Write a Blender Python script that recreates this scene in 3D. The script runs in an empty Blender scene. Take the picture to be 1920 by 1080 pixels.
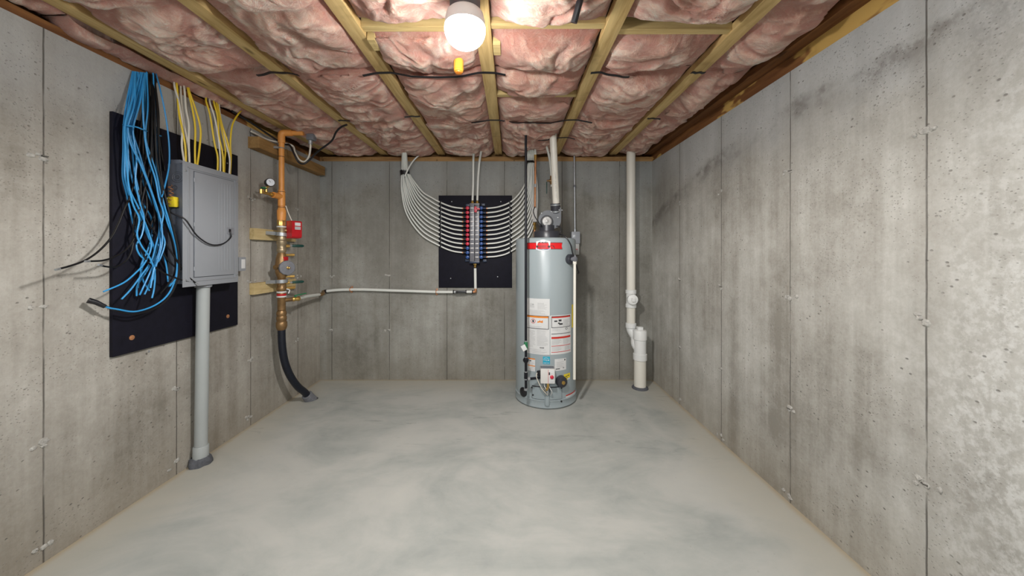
import bpy, bmesh, math, random
from mathutils import Vector, Matrix, noise as NZ
random.seed(7)
C = bpy.context.scene.collection
F, H, VX, VY = 640.0, 1.339, 958.0, 475.0      # focal length in px, eye height, vanishing point
D = 3.616                                       # end wall
XL, XR = -2.023, 1.497                          # side walls
YN = -2.3                                       # wall behind the viewer
ZW = 2.314                                      # top of the concrete
ZC = 2.392                                      # underside of the truss chords
V = Vector

def at(px, py, Y):
    return V(((px-VX)*Y/F, Y, H+(VY-py)*Y/F))
def onL(px, py, off=0.0):
    x = XL+off
    Y = F*x/(px-VX)
    return V((x, Y, H+(VY-py)*Y/F))

# ------------------------------------------------------------------ materials
class NT:
    def __init__(s, m):
        s.m = m; m.use_nodes = True; s.t = m.node_tree; s.n = s.t.nodes; s.l = s.t.links
        s.b = s.n['Principled BSDF']
        s.pos = s.n.new('ShaderNodeNewGeometry').outputs['Position']
    def link(s, a, b): s.l.new(a, b)
    def put(s, sock, v):
        if hasattr(v, 'is_output'): s.link(v, sock)
        else: sock.default_value = v
    def math(s, op, a, b=0.0, c=0.0, clamp=False):
        n = s.n.new('ShaderNodeMath'); n.operation = op; n.use_clamp = clamp
        s.put(n.inputs[0], a); s.put(n.inputs[1], b); s.put(n.inputs[2], c)
        return n.outputs[0]
    def noise(s, vec, scale, detail=4, rough=.55, dist=0.0):
        n = s.n.new('ShaderNodeTexNoise'); s.link(vec, n.inputs['Vector'])
        n.inputs['Scale'].default_value = scale; n.inputs['Detail'].default_value = detail
        n.inputs['Roughness'].default_value = rough; n.inputs['Distortion'].default_value = dist
        return n.outputs['Fac']
    def voro(s, vec, scale, feature='F1'):
        n = s.n.new('ShaderNodeTexVoronoi'); s.link(vec, n.inputs['Vector']); n.feature = feature
        n.inputs['Scale'].default_value = scale
        return n.outputs['Distance']
    def vmul(s, vec, k, add=(0, 0, 0)):
        n = s.n.new('ShaderNodeMapping'); s.link(vec, n.inputs['Vector'])
        n.inputs['Scale'].default_value = k; n.inputs['Location'].default_value = add
        return n.outputs[0]
    def xyz(s, vec):
        n = s.n.new('ShaderNodeSeparateXYZ'); s.link(vec, n.inputs[0]); return n.outputs
    def ramp(s, fac, stops, interp='LINEAR'):
        n = s.n.new('ShaderNodeValToRGB'); s.put(n.inputs[0], fac); e = n.color_ramp.elements
        n.color_ramp.interpolation = interp
        while len(e) < len(stops): e.new(0.5)
        for i, (p, c) in enumerate(stops):
            e[i].position = p; e[i].color = (*c, 1) if len(c) == 3 else c
        return n.outputs['Color']
    def mix(s, f, a, b, mode='MIX'):
        n = s.n.new('ShaderNodeMix'); n.data_type = 'RGBA'; n.blend_type = mode
        s.put(n.inputs[0], f)
        for k, v in ((6, a), (7, b)):
            if isinstance(v, tuple) and len(v) == 3: v = (*v, 1)
            s.put(n.inputs[k], v)
        return n.outputs[2]
    def smooth(s, v, lo, hi):
        n = s.n.new('ShaderNodeMapRange'); n.interpolation_type = 'SMOOTHSTEP'
        s.put(n.inputs[0], v); n.inputs[1].default_value = lo; n.inputs[2].default_value = hi
        return n.outputs[0]
    def bump(s, h, strength, dist):
        n = s.n.new('ShaderNodeBump'); n.inputs['Strength'].default_value = strength
        n.inputs['Distance'].default_value = dist; s.link(h, n.inputs['Height'])
        s.link(n.outputs[0], s.b.inputs['Normal'])
    def out(s, col, rough=.6, metal=0.0, spec=.5):
        s.put(s.b.inputs['Base Color'], col if not isinstance(col, tuple) else (*col[:3], 1))
        s.put(s.b.inputs['Roughness'], rough); s.b.inputs['Metallic'].default_value = metal
        s.b.inputs['Specular IOR Level'].default_value = spec
        return s.m

def pm(name, col, rough=.5, metal=0.0, var=.12, scale=18.0, bump=0.0, spec=.5, stretch=(1, 1, 1)):
    t = NT(bpy.data.materials.new(name))
    co = t.n.new('ShaderNodeTexCoord').outputs['Object']
    f = t.noise(t.vmul(co, stretch), scale, 4)
    c = t.ramp(f, [(.25, tuple(x*(1-var) for x in col)), (.75, tuple(min(1, x*(1+var)) for x in col))])
    if bump: t.bump(f, bump, .004)
    return t.out(c, rough, metal, spec)

def concrete(name, axis, u0, pitch, tone, seams=True, pour=False, upper=True, seed=0.0, warm=(1, 1, 1), dark_areas=None):
    t = NT(bpy.data.materials.new(name))
    P = t.vmul(t.pos, (1, 1, 1), (seed, seed*1.7, seed*.6))
    x = t.xyz(t.pos); u = x[axis]; z = x[2]
    streak = t.noise(t.vmul(P, (6.5, 6.5, .5)), 1.0, 6, .6)
    fstreak = t.noise(t.vmul(P, (38, 38, .9)), 1.0, 4, .6)
    cloud = t.noise(P, 1.5, 7, .62)
    fine = t.noise(P, 70, 3, .7)
    mott = t.noise(P, 9, 6, .7)
    a = t.math('MULTIPLY', streak, .40)
    a = t.math('MULTIPLY_ADD', cloud, .40, a)
    a = t.math('MULTIPLY_ADD', fstreak, .08, a)
    a = t.math('MULTIPLY_ADD', mott, .22, a)
    a = t.math('MULTIPLY_ADD', fine, .12, a)
    k = lambda c: tuple(c[i]*tone*warm[i] for i in range(3))
    col = t.ramp(a, [(.49, k((.215, .20, .175))), (.57, k((.30, .285, .258))), (.66, k((.385, .372, .345))), (.77, k((.50, .49, .465)))])
    if upper:                                    # paler, cooler top of the pour
        up = t.smooth(t.math('MULTIPLY_ADD', t.noise(P, 2.6, 5), .5, z), 2.1, 2.45)
        col = t.mix(t.math('MULTIPLY', up, .55), col, k((.41, .425, .44)))
    if pour:                                     # the dark cold joint along the top of the wall
        dz = t.math('POWER', t.math('MAXIMUM', t.math('SUBTRACT', u, 1.8), 0.0), 1.6)
        zl = t.math('MULTIPLY_ADD', dz, -.165, 2.12)
        zz = t.math('MULTIPLY_ADD', t.noise(P, 5, 5, .7), .16, t.math('SUBTRACT', z, zl))
        band = t.math('MULTIPLY', t.smooth(zz, -.06, .06), t.math('SUBTRACT', 1.0, t.smooth(zz, .08, .13)))
        gate = t.smooth(t.noise(t.vmul(P, (2.2, 2.2, 3.2)), 1.0, 4, .7), .36, .6)
        band = t.math('MULTIPLY', t.math('MULTIPLY', band, gate), t.smooth(mott, .36, .56))
        col = t.mix(t.math('MULTIPLY', band, .9), col, k((.17, .16, .148)))
        # rough pale patch nearest the viewer
        near = t.smooth(t.math('MULTIPLY_ADD', t.noise(P, 1.7, 5, .7), .9, t.math('MULTIPLY', u, -1)), -.95, -.3)
        pat = t.smooth(t.noise(t.vmul(P, (20, 30, 26)), 1.0, 5, .75), .42, .62)
        col = t.mix(t.math('MULTIPLY', near, t.math('MULTIPLY_ADD', pat, .6, .3)), col, k((.56, .555, .54)))
    if dark_areas:                                      # darker areas: (u, z, radius) list
        for wu, wz, wr, ws in dark_areas:
            du = t.math('SUBTRACT', u, wu); dzv = t.math('MULTIPLY', t.math('SUBTRACT', z, wz), .55)
            r = t.math('SQRT', t.math('ADD', t.math('MULTIPLY', du, du), t.math('MULTIPLY', dzv, dzv)))
            r = t.math('MULTIPLY_ADD', t.math('SUBTRACT', streak, .5), -.9*wr, r)
            col = t.mix(t.math('MULTIPLY', t.math('SUBTRACT', 1.0, t.smooth(r, wr*.3, wr)), ws), col, k((.17, .158, .14)))
    foot = t.math('SUBTRACT', 1.0, t.smooth(t.math('MULTIPLY_ADD', cloud, -.5, z), -.25, .25))
    col = t.mix(t.math('MULTIPLY', foot, .35), col, k((.27, .235, .18)))
    # bug holes, slightly slanted
    pv = t.vmul(P, (1, 1, 1.35))
    pit = t.math('SUBTRACT', 1.0, t.smooth(t.voro(pv, 26), .06, .17))
    pit = t.math('MULTIPLY', pit, t.smooth(t.noise(P, 6, 4, .7), .44, .58))
    pit2 = t.math('SUBTRACT', 1.0, t.smooth(t.voro(pv, 75), .10, .24))
    pit2 = t.math('MULTIPLY', pit2, t.smooth(t.noise(P, 4, 4, .7), .44, .58))
    pits = t.math('MAXIMUM', pit, t.math('MULTIPLY', pit2, .6))
    col = t.mix(t.math('MULTIPLY', pits, .7), col, k((.13, .12, .11)))
    h = t.math('MULTIPLY_ADD', pits, -1.0, t.math('MULTIPLY_ADD', fine, .35, t.math('MULTIPLY', mott, .8)))
    if seams:
        w = t.math('MULTIPLY_ADD', t.math('SUBTRACT', t.noise(P, 7, 3), .5), .006, u)
        q = t.math('FRACT', t.math('ADD', t.math('DIVIDE', t.math('SUBTRACT', w, u0), pitch), 100.5))
        d = t.math('MULTIPLY', t.math('ABSOLUTE', t.math('SUBTRACT', q, .5)), pitch)
        line = t.math('SUBTRACT', 1.0, t.smooth(d, .0008, .0042))
        line = t.math('MULTIPLY', line, t.smooth(t.noise(t.vmul(P, (3, 3, 3)), 1.0, 4, .7), .30, .52))
        halo = t.math('SUBTRACT', 1.0, t.smooth(d, .01, .075))
        col = t.mix(t.math('MULTIPLY', halo, t.math('MULTIPLY', streak, .45)), col, k((.24, .222, .195)))
        col = t.mix(t.math('MULTIPLY', line, .85), col, k((.085, .078, .07)))
        h = t.math('MULTIPLY_ADD', line, -1.6, h)
    t.bump(h, .55, .006)
    return t.out(col, .82, 0, .3)

def floor_mat():
    t = NT(bpy.data.materials.new('floor_concrete'))
    P = t.pos; x = t.xyz(P)
    a = t.noise(t.vmul(P, (.9, 1.3, 1)), 1.25, 7, .6, .8)
    b = t.noise(t.vmul(P, (1, 1.6, 1)), 4.5, 6, .65, .5)
    v = t.math('ADD', t.math('MULTIPLY', a, .72), t.math('MULTIPLY', b, .28))
    col = t.ramp(v, [(.34, (.29, .31, .30)), (.46, (.388, .403, .383)), (.56, (.455, .461, .436)), (.7, (.50, .50, .468))])
    edge = t.math('MINIMUM', t.math('SUBTRACT', x[0], XL), t.math('SUBTRACT', XR, x[0]))
    edge = t.math('MINIMUM', edge, t.math('SUBTRACT', D, x[1]))
    e2 = t.math('MULTIPLY_ADD', t.math('SUBTRACT', a, .5), -.55, edge)
    far = t.math('SUBTRACT', 1.0, t.smooth(e2, .02, .42))
    col = t.mix(t.math('MULTIPLY', far, .75), col, (.455, .437, .375))
    e3 = t.math('MULTIPLY_ADD', t.math('SUBTRACT', b, .5), -.05, edge)
    dust = t.math('SUBTRACT', 1.0, t.smooth(e3, .0, .045))
    col = t.mix(t.math('MULTIPLY', dust, .6), col, (.40, .30, .17))
    # trowel scuffs near the end wall
    sc = t.smooth(t.noise(t.vmul(P, (1.5, 7, 1)), 1.6, 5, .7, 1.2), .58, .72)
    zone = t.math('MULTIPLY', t.smooth(x[1], 1.9, 2.7), t.math('SUBTRACT', 1.0, t.smooth(x[1], 3.1, 3.5)))
    col = t.mix(t.math('MULTIPLY', t.math('MULTIPLY', sc, zone), .55), col, (.20, .215, .21))
    specks = t.math('SUBTRACT', 1.0, t.smooth(t.voro(P, 11), .02, .06))
    col = t.mix(t.math('MULTIPLY', specks, .3), col, (.25, .24, .22))
    t.bump(t.noise(P, 35, 4), .12, .003)
    return t.out(col, t.math('MULTIPLY_ADD', b, .25, .42), 0, .35)

def insul_mat():
    t = NT(bpy.data.materials.new('pink_fibreglass'))
    P = t.pos
    at_ = t.n.new('ShaderNodeAttribute'); at_.attribute_name = 'fold'
    fold = at_.outputs['Fac']
    wv = t.n.new('ShaderNodeTexNoise'); wv.inputs['Scale'].default_value = 3.5; wv.inputs['Detail'].default_value = 3
    t.link(P, wv.inputs['Vector'])
    add = t.n.new('ShaderNodeVectorMath'); add.operation = 'MULTIPLY_ADD'
    t.link(wv.outputs['Color'], add.inputs[0]); add.inputs[1].default_value = (.35, .35, .35); t.link(P, add.inputs[2])
    W = add.outputs[0]
    patch = t.noise(W, 6, 7, .7)
    fib = t.noise(t.vmul(W, (1, 1.9, 1)), 22, 8, .78, 2.0)
    fine = t.noise(t.vmul(W, (1, 1.5, 1)), 90, 5, .75, 1.0)
    wisp = t.noise(t.vmul(W, (1, 2.2, 1), (3, 1, 2)), 10, 10, .78, 2.6)
    wisp2 = t.noise(t.vmul(W, (1, 1.5, 1), (8, 4, 2)), 17, 8, .75, 1.6)
    col = t.ramp(t.math('MULTIPLY_ADD', patch, .55, t.math('MULTIPLY', fib, .45)), [(.36, (.79, .43, .33)), (.46, (.87, .575, .46)), (.54, (.92, .715, .60)), (.64, (.95, .84, .745))])
    hi = t.smooth(wisp, .52, .66)
    col = t.mix(t.math('MULTIPLY', hi, .75), col, (.95, .88, .81))
    vein = t.math('SUBTRACT', 1.0, t.smooth(t.math('ABSOLUTE', t.math('SUBTRACT', wisp2, .5)), .0, .07))
    vein = t.math('MULTIPLY', vein, t.smooth(t.noise(P, 5.5, 4, .6), .42, .6))
    col = t.mix(t.math('MULTIPLY', vein, .62), col, (.58, .25, .19))
    crease_shade = t.math('SUBTRACT', 1.0, t.smooth(t.math('MULTIPLY_ADD', fine, .25, fold), .30, .66))  # creases and batt edges darkened in the colour to stand in for shade
    col = t.mix(t.math('MULTIPLY', crease_shade, .70), col, (.50, .20, .16))
    brown = t.smooth(t.noise(P, 3.1, 5, .6), .52, .7)
    col = t.mix(t.math('MULTIPLY', brown, .22), col, (.62, .44, .31))
    h = t.math('ADD', t.math('MULTIPLY_ADD', wisp, 1.2, t.math('MULTIPLY', fine, .4)), t.math('MULTIPLY_ADD', wisp2, .6, t.math('MULTIPLY', fib, .9)))
    t.bump(h, .8, .016)
    t.b.inputs['Sheen Weight'].default_value = .15
    t.b.inputs['Subsurface Weight'].default_value = .55
    t.b.inputs['Subsurface Radius'].default_value = (.030, .013, .011); t.b.inputs['Subsurface Scale'].default_value = 1.0
    return t.out(col, .95, 0, .1)

def wood_mat(name, base, dark, along=1, scale=1.0, lit_patch=None):
    t = NT(bpy.data.materials.new(name))
    k = [30, 30, 30]; k[along] = 2.2
    P = t.vmul(t.pos, tuple(q*scale for q in k))
    g = t.noise(P, 1.0, 5, .65, .6)
    col = t.ramp(g, [(.3, dark), (.6, base), (.8, tuple(min(1, c*1.15) for c in base))])
    if lit_patch: col = t.mix(t.smooth(t.noise(t.vmul(t.pos, (.6, 1.5, 4)), 1.0, 4, .6), .53, .57), col, lit_patch)  # stretches of lit wood tone painted in
    kn = t.math('SUBTRACT', 1.0, t.smooth(t.voro(t.vmul(t.pos, (9, 2.6, 9)), 1.0), .05, .13))
    col = t.mix(t.math('MULTIPLY', kn, .7), col, tuple(c*.3 for c in dark))
    st = t.smooth(t.noise(t.pos, 4.3, 4, .6), .58, .72)
    col = t.mix(t.math('MULTIPLY', st, .35), col, tuple(c*.55 for c in dark))
    t.bump(g, .25, .003)
    return t.out(col, .7, 0, .3)

M = {}
M['wall_l'] = concrete('concrete_left', 1, 1.478, .588, 1.0, seed=1.3, warm=(1.015, 1.0, .97))
M['wall_r'] = concrete('concrete_right', 1, 1.23, .60, 1.2, pour=True, seed=4.1, warm=(.985, 1.0, 1.0), dark_areas=[(3.3, 1.75, .35, .45)])
M['wall_b'] = concrete('concrete_end', 0, -.678, .61, .82, seed=7.7, warm=(.98, 1.0, .98),
                       dark_areas=[(.62, 1.3, .42, .7), (-1.25, 1.45, .5, .45), (-.55, 1.6, .4, .35), (1.15, 1.0, .5, .35), (.1, .45, .4, .3)])
M['wall_n'] = concrete('concrete_near', 0, 0, .61, 1.0, seed=9.2)
M['floor'] = floor_mat()
M['insul'] = insul_mat()
M['chord'] = wood_mat('truss_wood', (.70, .515, .235), (.47, .30, .11))
M['blocking'] = wood_mat('blocking_wood', (.62, .48, .22), (.42, .29, .12), 0)
M['sill'] = wood_mat('sill_wood', (.24, .105, .035), (.12, .045, .016), 1, 1.0, (.58, .37, .11))  # lit yellow patches and shadowed red-brown painted into the sill colour
M['ledge'] = wood_mat('shaded_ledge_wood', (.22, .095, .032), (.11, .042, .015), 1)  # shadowed face of the wood put into its colour
M['sill_x'] = wood_mat('sill_wood_end', (.42, .25, .10), (.24, .12, .045), 0)
M['stud'] = wood_mat('stud_wood', (.58, .46, .24), (.44, .32, .14))
M['shaded_block'] = wood_mat('shaded_block_wood', (.34, .20, .075), (.22, .12, .04))  # darker than the stud wood: the corner's shade is in the colour
M['ply'] = pm('subfloor_wood', (.30, .22, .13), .8)
M['board'] = pm('black_painted_board', (.0060, .0058, .0125), .65, 0, .25, 30, .15, .22)
M['panel'] = pm('grey_enamel', (.27, .285, .31), .42, 0, .03, 6)
M['panel_side'] = pm('grey_steel', (.15, .165, .20), .45, .0, .05, 6)
M['panel_dark'] = pm('grey_knockout', (.10, .108, .128), .5)
M['plate'] = pm('latch_plate', (.20, .205, .225), .4)
M['black'] = pm('black_plastic', (.010, .010, .013), .42, 0, .2)
M['blk_pipe'] = pm('black_iron', (.006, .0065, .011), .4, .0, .25, 25, 0, .35)
M['conduit'] = pm('grey_pvc', (.36, .385, .385), .5, 0, .06, 5)
M['putty'] = pm('duct_seal', (.095, .10, .115), .8, 0, .3, 60, .8)
M['blue'] = pm('blue_cable', (.035, .29, .62), .38, 0, .12, 9)
M['blue2'] = pm('blue_cable_deep', (.03, .25, .55), .38, 0, .15, 9)
M['blkcable'] = pm('black_cable', (.006, .0055, .006), .45, 0, .15, 9, 0, .3)
M['yellow'] = pm('yellow_cable', (.78, .55, .035), .42, 0, .08)
M['whitec'] = pm('white_cable', (.66, .62, .54), .45, 0, .06)
M['pex'] = pm('white_pex', (.72, .735, .70), .36, 0, .04, 6)
M['pvc'] = pm('white_pvc', (.80, .81, .80), .35, 0, .03, 4)
M['pvc_cream'] = pm('cream_pvc', (.77, .745, .67), .38, 0, .03, 4)
M['orange'] = pm('orange_cpvc', (.72, .30, .07), .42, 0, .10, 14)
M['cap_orange'] = pm('orange_cap', (.88, .42, .05), .4, 0, .06)
M['brass'] = pm('brass', (.62, .40, .12), .3, .85, .2, 30)
M['bronze'] = pm('bronze', (.25, .15, .065), .42, .6, .3, 30, .2)
M['bronze_lt'] = pm('pale_bronze', (.34, .27, .17), .4, .65, .25, 30, .1)
M['steel'] = pm('galvanised_steel', (.40, .42, .44), .42, .7, .15, 40)
M['copper'] = pm('copper', (.58, .27, .13), .38, .6, .25, 20)
M['green'] = pm('green_vinyl', (.006, .05, .04), .45)
M['green_br'] = pm('bright_green_vinyl', (.01, .16, .06), .4)
M['red'] = pm('red_enamel', (.45, .008, .014), .4, 0, .08)
M['redk'] = pm('red_knob', (.55, .02, .05), .35)
M['bluek'] = pm('blue_knob', (.02, .07, .26), .35)
M['navy'] = pm('navy_plastic', (.010, .022, .055), .4)
M['mani'] = pm('manifold_grey', (.15, .15, .17), .32, 0, .15, 40)
M['mani_lt'] = pm('manifold_rib', (.60, .58, .58), .35)
M['hose'] = pm('dark_blue_hose', (.004, .0065, .015), .42, 0, .4, 60)
M['sleeve'] = pm('grey_ribbed_sleeve', (.14, .145, .16), .7, 0, .3, 50)
M['tank'] = pm('grey_tank_enamel', (.315, .365, .385), .27, 0, .02, 3)
M['tank_dk'] = pm('grey_tank_panel', (.285, .335, .355), .3, 0, .02, 3)
M['blower'] = pm('blower_plastic', (.105, .112, .125), .4)
M['blower_lt'] = pm('motor_face', (.30, .29, .28), .4, .4, .4, 60)
M['charcoal'] = pm('charcoal_plastic', (.035, .036, .045), .35, 0, .1)
M['label'] = pm('label_paper', (.66, .665, .665), .45, 0, .03)
M['ink'] = pm('label_ink', (.035, .035, .04), .5)
M['ink_grey'] = pm('label_small_print', (.46, .465, .47), .5)
M['lab_red'] = pm('label_red', (.55, .03, .02), .45)
M['logo_red'] = pm('banner_red', (.66, .008, .012), .35, 0, .05)
M['logo_blue'] = pm('banner_blue', (.05, .12, .42), .4)
M['lab_orange'] = pm('label_orange', (.72, .22, .02), .45)
M['lab_yellow'] = pm('label_yellow', (.80, .62, .03), .45)
M['lab_cyan'] = pm('label_cyan', (.01, .36, .52), .45)
M['control'] = pm('control_plastic', (.66, .645, .62), .42, 0, .03)
M['wrap'] = pm('pipe_insulation', (.72, .72, .70), .8, 0, .06)
M['gauge_face'] = pm('gauge_face', (.72, .75, .80), .4)
M['disc'] = pm('grey_cover_disc', (.16, .165, .185), .5, 0, .15, 40)
M['lampbox'] = pm('lamp_box', (.05, .05, .055), .6)
M['lamp_collar'] = pm('lamp_collar', (.62, .60, .58), .4, 0, .02)
M['clear'] = pm('translucent_cover', (.42, .42, .41), .3)
M['patch'] = pm('tie_mortar', (.40, .388, .36), .9, 0, .30, 70, .9)
M['patch_dk'] = pm('tie_hole', (.10, .095, .085), .9)
mg = bpy.data.materials.new('lit_globe'); tg = NT(mg)
tg.b.inputs['Emission Color'].default_value = (1.0, .975, .945, 1); tg.b.inputs['Emission Strength'].default_value = 195
tg.out(tg.ramp(tg.noise(tg.pos, 5), [(.3, (.9, .9, .88)), (.7, (.95, .95, .93))]), .4)
M['globe'] = mg

# ------------------------------------------------------------------ geometry helpers
def basis(d):
    d = V(d).normalized()
    a = V((0, 0, 1)) if abs(d.z) < .9 else V((1, 0, 0))
    u = d.cross(a).normalized(); return u, d.cross(u).normalized(), d
def catmull(pts, n=6):
    pts = [V(p) for p in pts]
    if len(pts) < 3: return pts
    out = []
    P = [pts[0]*2-pts[1]] + pts + [pts[-1]*2-pts[-2]]
    for i in range(1, len(P)-2):
        a, b, c, d = P[i-1], P[i], P[i+1], P[i+2]
        for k in range(n):
            t = k/n
            out.append(.5*((2*b)+(c-a)*t+(2*a-5*b+4*c-d)*t*t+(3*b-3*c+d-a)*t**3))
    out.append(pts[-1]); return out

class MB:
    def __init__(s): s.v = []; s.f = []
    def add(s, vs, fs):
        o = len(s.v); s.v += [V(p) for p in vs]; s.f += [tuple(i+o for i in f) for f in fs]; return s
    def box(s, lo, hi, mat=None, bev=0.0):
        lo, hi = V(lo), V(hi)
        bm = bmesh.new(); bmesh.ops.create_cube(bm, size=1)
        for v in bm.verts: v.co = V([(lo[i]+hi[i])/2 + v.co[i]*(hi[i]-lo[i]) for i in range(3)])
        if bev: bmesh.ops.bevel(bm, geom=list(bm.edges), offset=bev, segments=2, affect='EDGES', profile=.6)
        bm.verts.index_update()
        vs = [(mat @ v.co if mat else v.co.copy()) for v in bm.verts]
        fs = [[v.index for v in f.verts] for f in bm.faces]; bm.free()
        return s.add(vs, fs)
    def tube(s, pts, r, n=10, smooth=0, cap=True):
        pts = catmull(pts, smooth) if smooth else [V(p) for p in pts]
        rs = r if isinstance(r, (list, tuple)) else [r]*len(pts)
        u, w, d = basis(pts[1]-pts[0]); vs = []; fs = []
        for i, p in enumerate(pts):
            t = (pts[min(i+1, len(pts)-1)]-pts[max(i-1, 0)]).normalized()
            u = (u-t*u.dot(t)).normalized(); w = t.cross(u)
            for k in range(n):
                a = 2*math.pi*k/n
                vs.append(p+(u*math.cos(a)+w*math.sin(a))*rs[i])
        for i in range(len(pts)-1):
            for k in range(n):
                fs.append((i*n+k, i*n+(k+1) % n, (i+1)*n+(k+1) % n, (i+1)*n+k))
        if cap:
            fs.append(tuple(range(n-1, -1, -1))); fs.append(tuple((len(pts)-1)*n+k for k in range(n)))
        return s.add(vs, fs)
    def lathe(s, o, d, prof, n=32, cap=True):
        """prof: (distance along d, radius)"""
        u, w, d = basis(d); o = V(o); vs = []; fs = []
        for (t, r) in prof:
            for k in range(n):
                a = 2*math.pi*k/n
                vs.append(o+d*t+(u*math.cos(a)+w*math.sin(a))*r)
        m = len(prof)
        for i in range(m-1):
            for k in range(n): fs.append((i*n+k, i*n+(k+1) % n, (i+1)*n+(k+1) % n, (i+1)*n+k))
        if cap:
            fs.append(tuple(range(n-1, -1, -1))); fs.append(tuple((m-1)*n+k for k in range(n)))
        return s.add(vs, fs)
    def cyl(s, p0, p1, r, n=24, bev=0.0):
        p0, p1 = V(p0), V(p1); L = (p1-p0).length
        pr = [(0, r), (L, r)] if not bev else [(0, r-bev), (bev, r), (L-bev, r), (L, r-bev)]
        return s.lathe(p0, p1-p0, pr, n)
    def prism(s, poly, o, ux, uy, h):
        """polygon in the plane (o, ux, uy), extruded by vector h"""
        o, ux, uy, h = V(o), V(ux), V(uy), V(h); n = len(poly)
        a = [o+ux*x+uy*y for x, y in poly]
        return s.add(a+[p+h for p in a], [tuple(range(n-1, -1, -1)), tuple(range(n, 2*n))] +
                     [(i, (i+1) % n, n+(i+1) % n, n+i) for i in range(n)])
    def ring(s, o, d, R, r, n=28, m=8):
        u, w, d = basis(d); o = V(o); vs = []; fs = []
        for i in range(n):
            a = 2*math.pi*i/n; e = u*math.cos(a)+w*math.sin(a)
            for k in range(m):
                b = 2*math.pi*k/m; vs.append(o+e*(R+r*math.cos(b))+d*r*math.sin(b))
        for i in range(n):
            for k in range(m):
                fs.append((i*m+k, i*m+(k+1) % m, ((i+1) % n)*m+(k+1) % m, ((i+1) % n)*m+k))
        return s.add(vs, fs)
    def build(s, name, m, parent=None, smooth=True, ang=40):
        me = bpy.data.meshes.new(name)
        base = V((0, 0, 0)); q = parent
        while q: base = base+q.location; q = q.parent
        if parent is None and not name.startswith(('wall', 'floor', 'ceiling')):
            lo = V([min(v[i] for v in s.v) for i in range(3)]); hi = V([max(v[i] for v in s.v) for i in range(3)])
            org = V(((lo.x+hi.x)/2, (lo.y+hi.y)/2, lo.z))
        else: org = base
        me.from_pydata([v-org for v in s.v], [], s.f)
        bm = bmesh.new(); bm.from_mesh(me); bmesh.ops.recalc_face_normals(bm, faces=bm.faces); bm.to_mesh(me); bm.free()
        me.materials.append(M[m] if isinstance(m, str) else m)
        if smooth:
            me.polygons.foreach_set('use_smooth', [True]*len(me.polygons))
            me.set_sharp_from_angle(angle=math.radians(ang))
        o = bpy.data.objects.new(name, me); C.objects.link(o)
        o.parent = parent
        if parent is None: o.location = org
        return o

def tag(o, label, cat, group=None, kind=None):
    o['label'] = label; o['category'] = cat
    if group: o['group'] = group
    if kind: o['kind'] = kind
    return o
def thing(name, label, cat, loc, group=None):
    o = bpy.data.objects.new(name, None); C.objects.link(o); o.location = loc; o.empty_display_size = .05
    return tag(o, label, cat, group)
def struct(o): o['kind'] = 'structure'; return o
ORD = ['first', 'second', 'third', 'fourth', 'fifth', 'sixth', 'seventh', 'eighth', 'ninth', 'tenth', 'eleventh', 'twelfth']
# ------------------------------------------------------------------ room shell
T = .2
def flat(name, quad, m):
    b = MB(); b.box(*quad); return struct(b.build(name, m, smooth=False))
wl = flat('wall_left', ((XL-T, YN-T, 0), (XL, D+T, ZW)), 'wall_l')
wr = flat('wall_right', ((XR, YN-T, 0), (XR+T, D+T, ZW)), 'wall_r')
wb = flat('wall_back', ((XL, D, 0), (XR, D+T, ZW)), 'wall_b')
wn = flat('wall_front', ((XL, YN-T, 0), (XR, YN, ZW)), 'wall_n')
flat('floor', ((XL-T, YN-T, -.12), (XR+T, D+T, 0)), 'floor')
flat('ceiling', ((XL-T, YN-T, 2.80), (XR+T, D+T, 2.84)), 'ply')
# framing on top of the walls
flat('trim_1', ((XL-T, YN-T, ZW), (XL-.005, D+T, ZW+.04)), 'sill')
flat('trim_2', ((XR+.002, YN-T, ZW), (XR+T, D+T, ZC)), 'sill')
flat('trim_3', ((XL-.005, D+.004, ZW), (XR+.002, D+T, ZC-.03)), 'sill_x')
flat('trim_4', ((XL-T, YN-T, ZW+.04), (XL-.13, D+T, 2.80)), 'sill')
flat('trim_5', ((XR+.11, YN-T, ZC), (XR+T, D+T, 2.80)), 'sill')
flat('trim_6', ((XL-.13, D+.10, ZC-.03), (XR+.11, D+T, 2.80)), 'sill_x')
flat('trim_7', ((XL-.13, YN-T, ZW+.04), (XR+.11, YN-.02, 2.80)), 'sill_x')

flat('trim_8', ((XR-.070, YN+.01, ZC), (XR+.11, D+.09, ZC+.04)), 'ledge')
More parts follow.
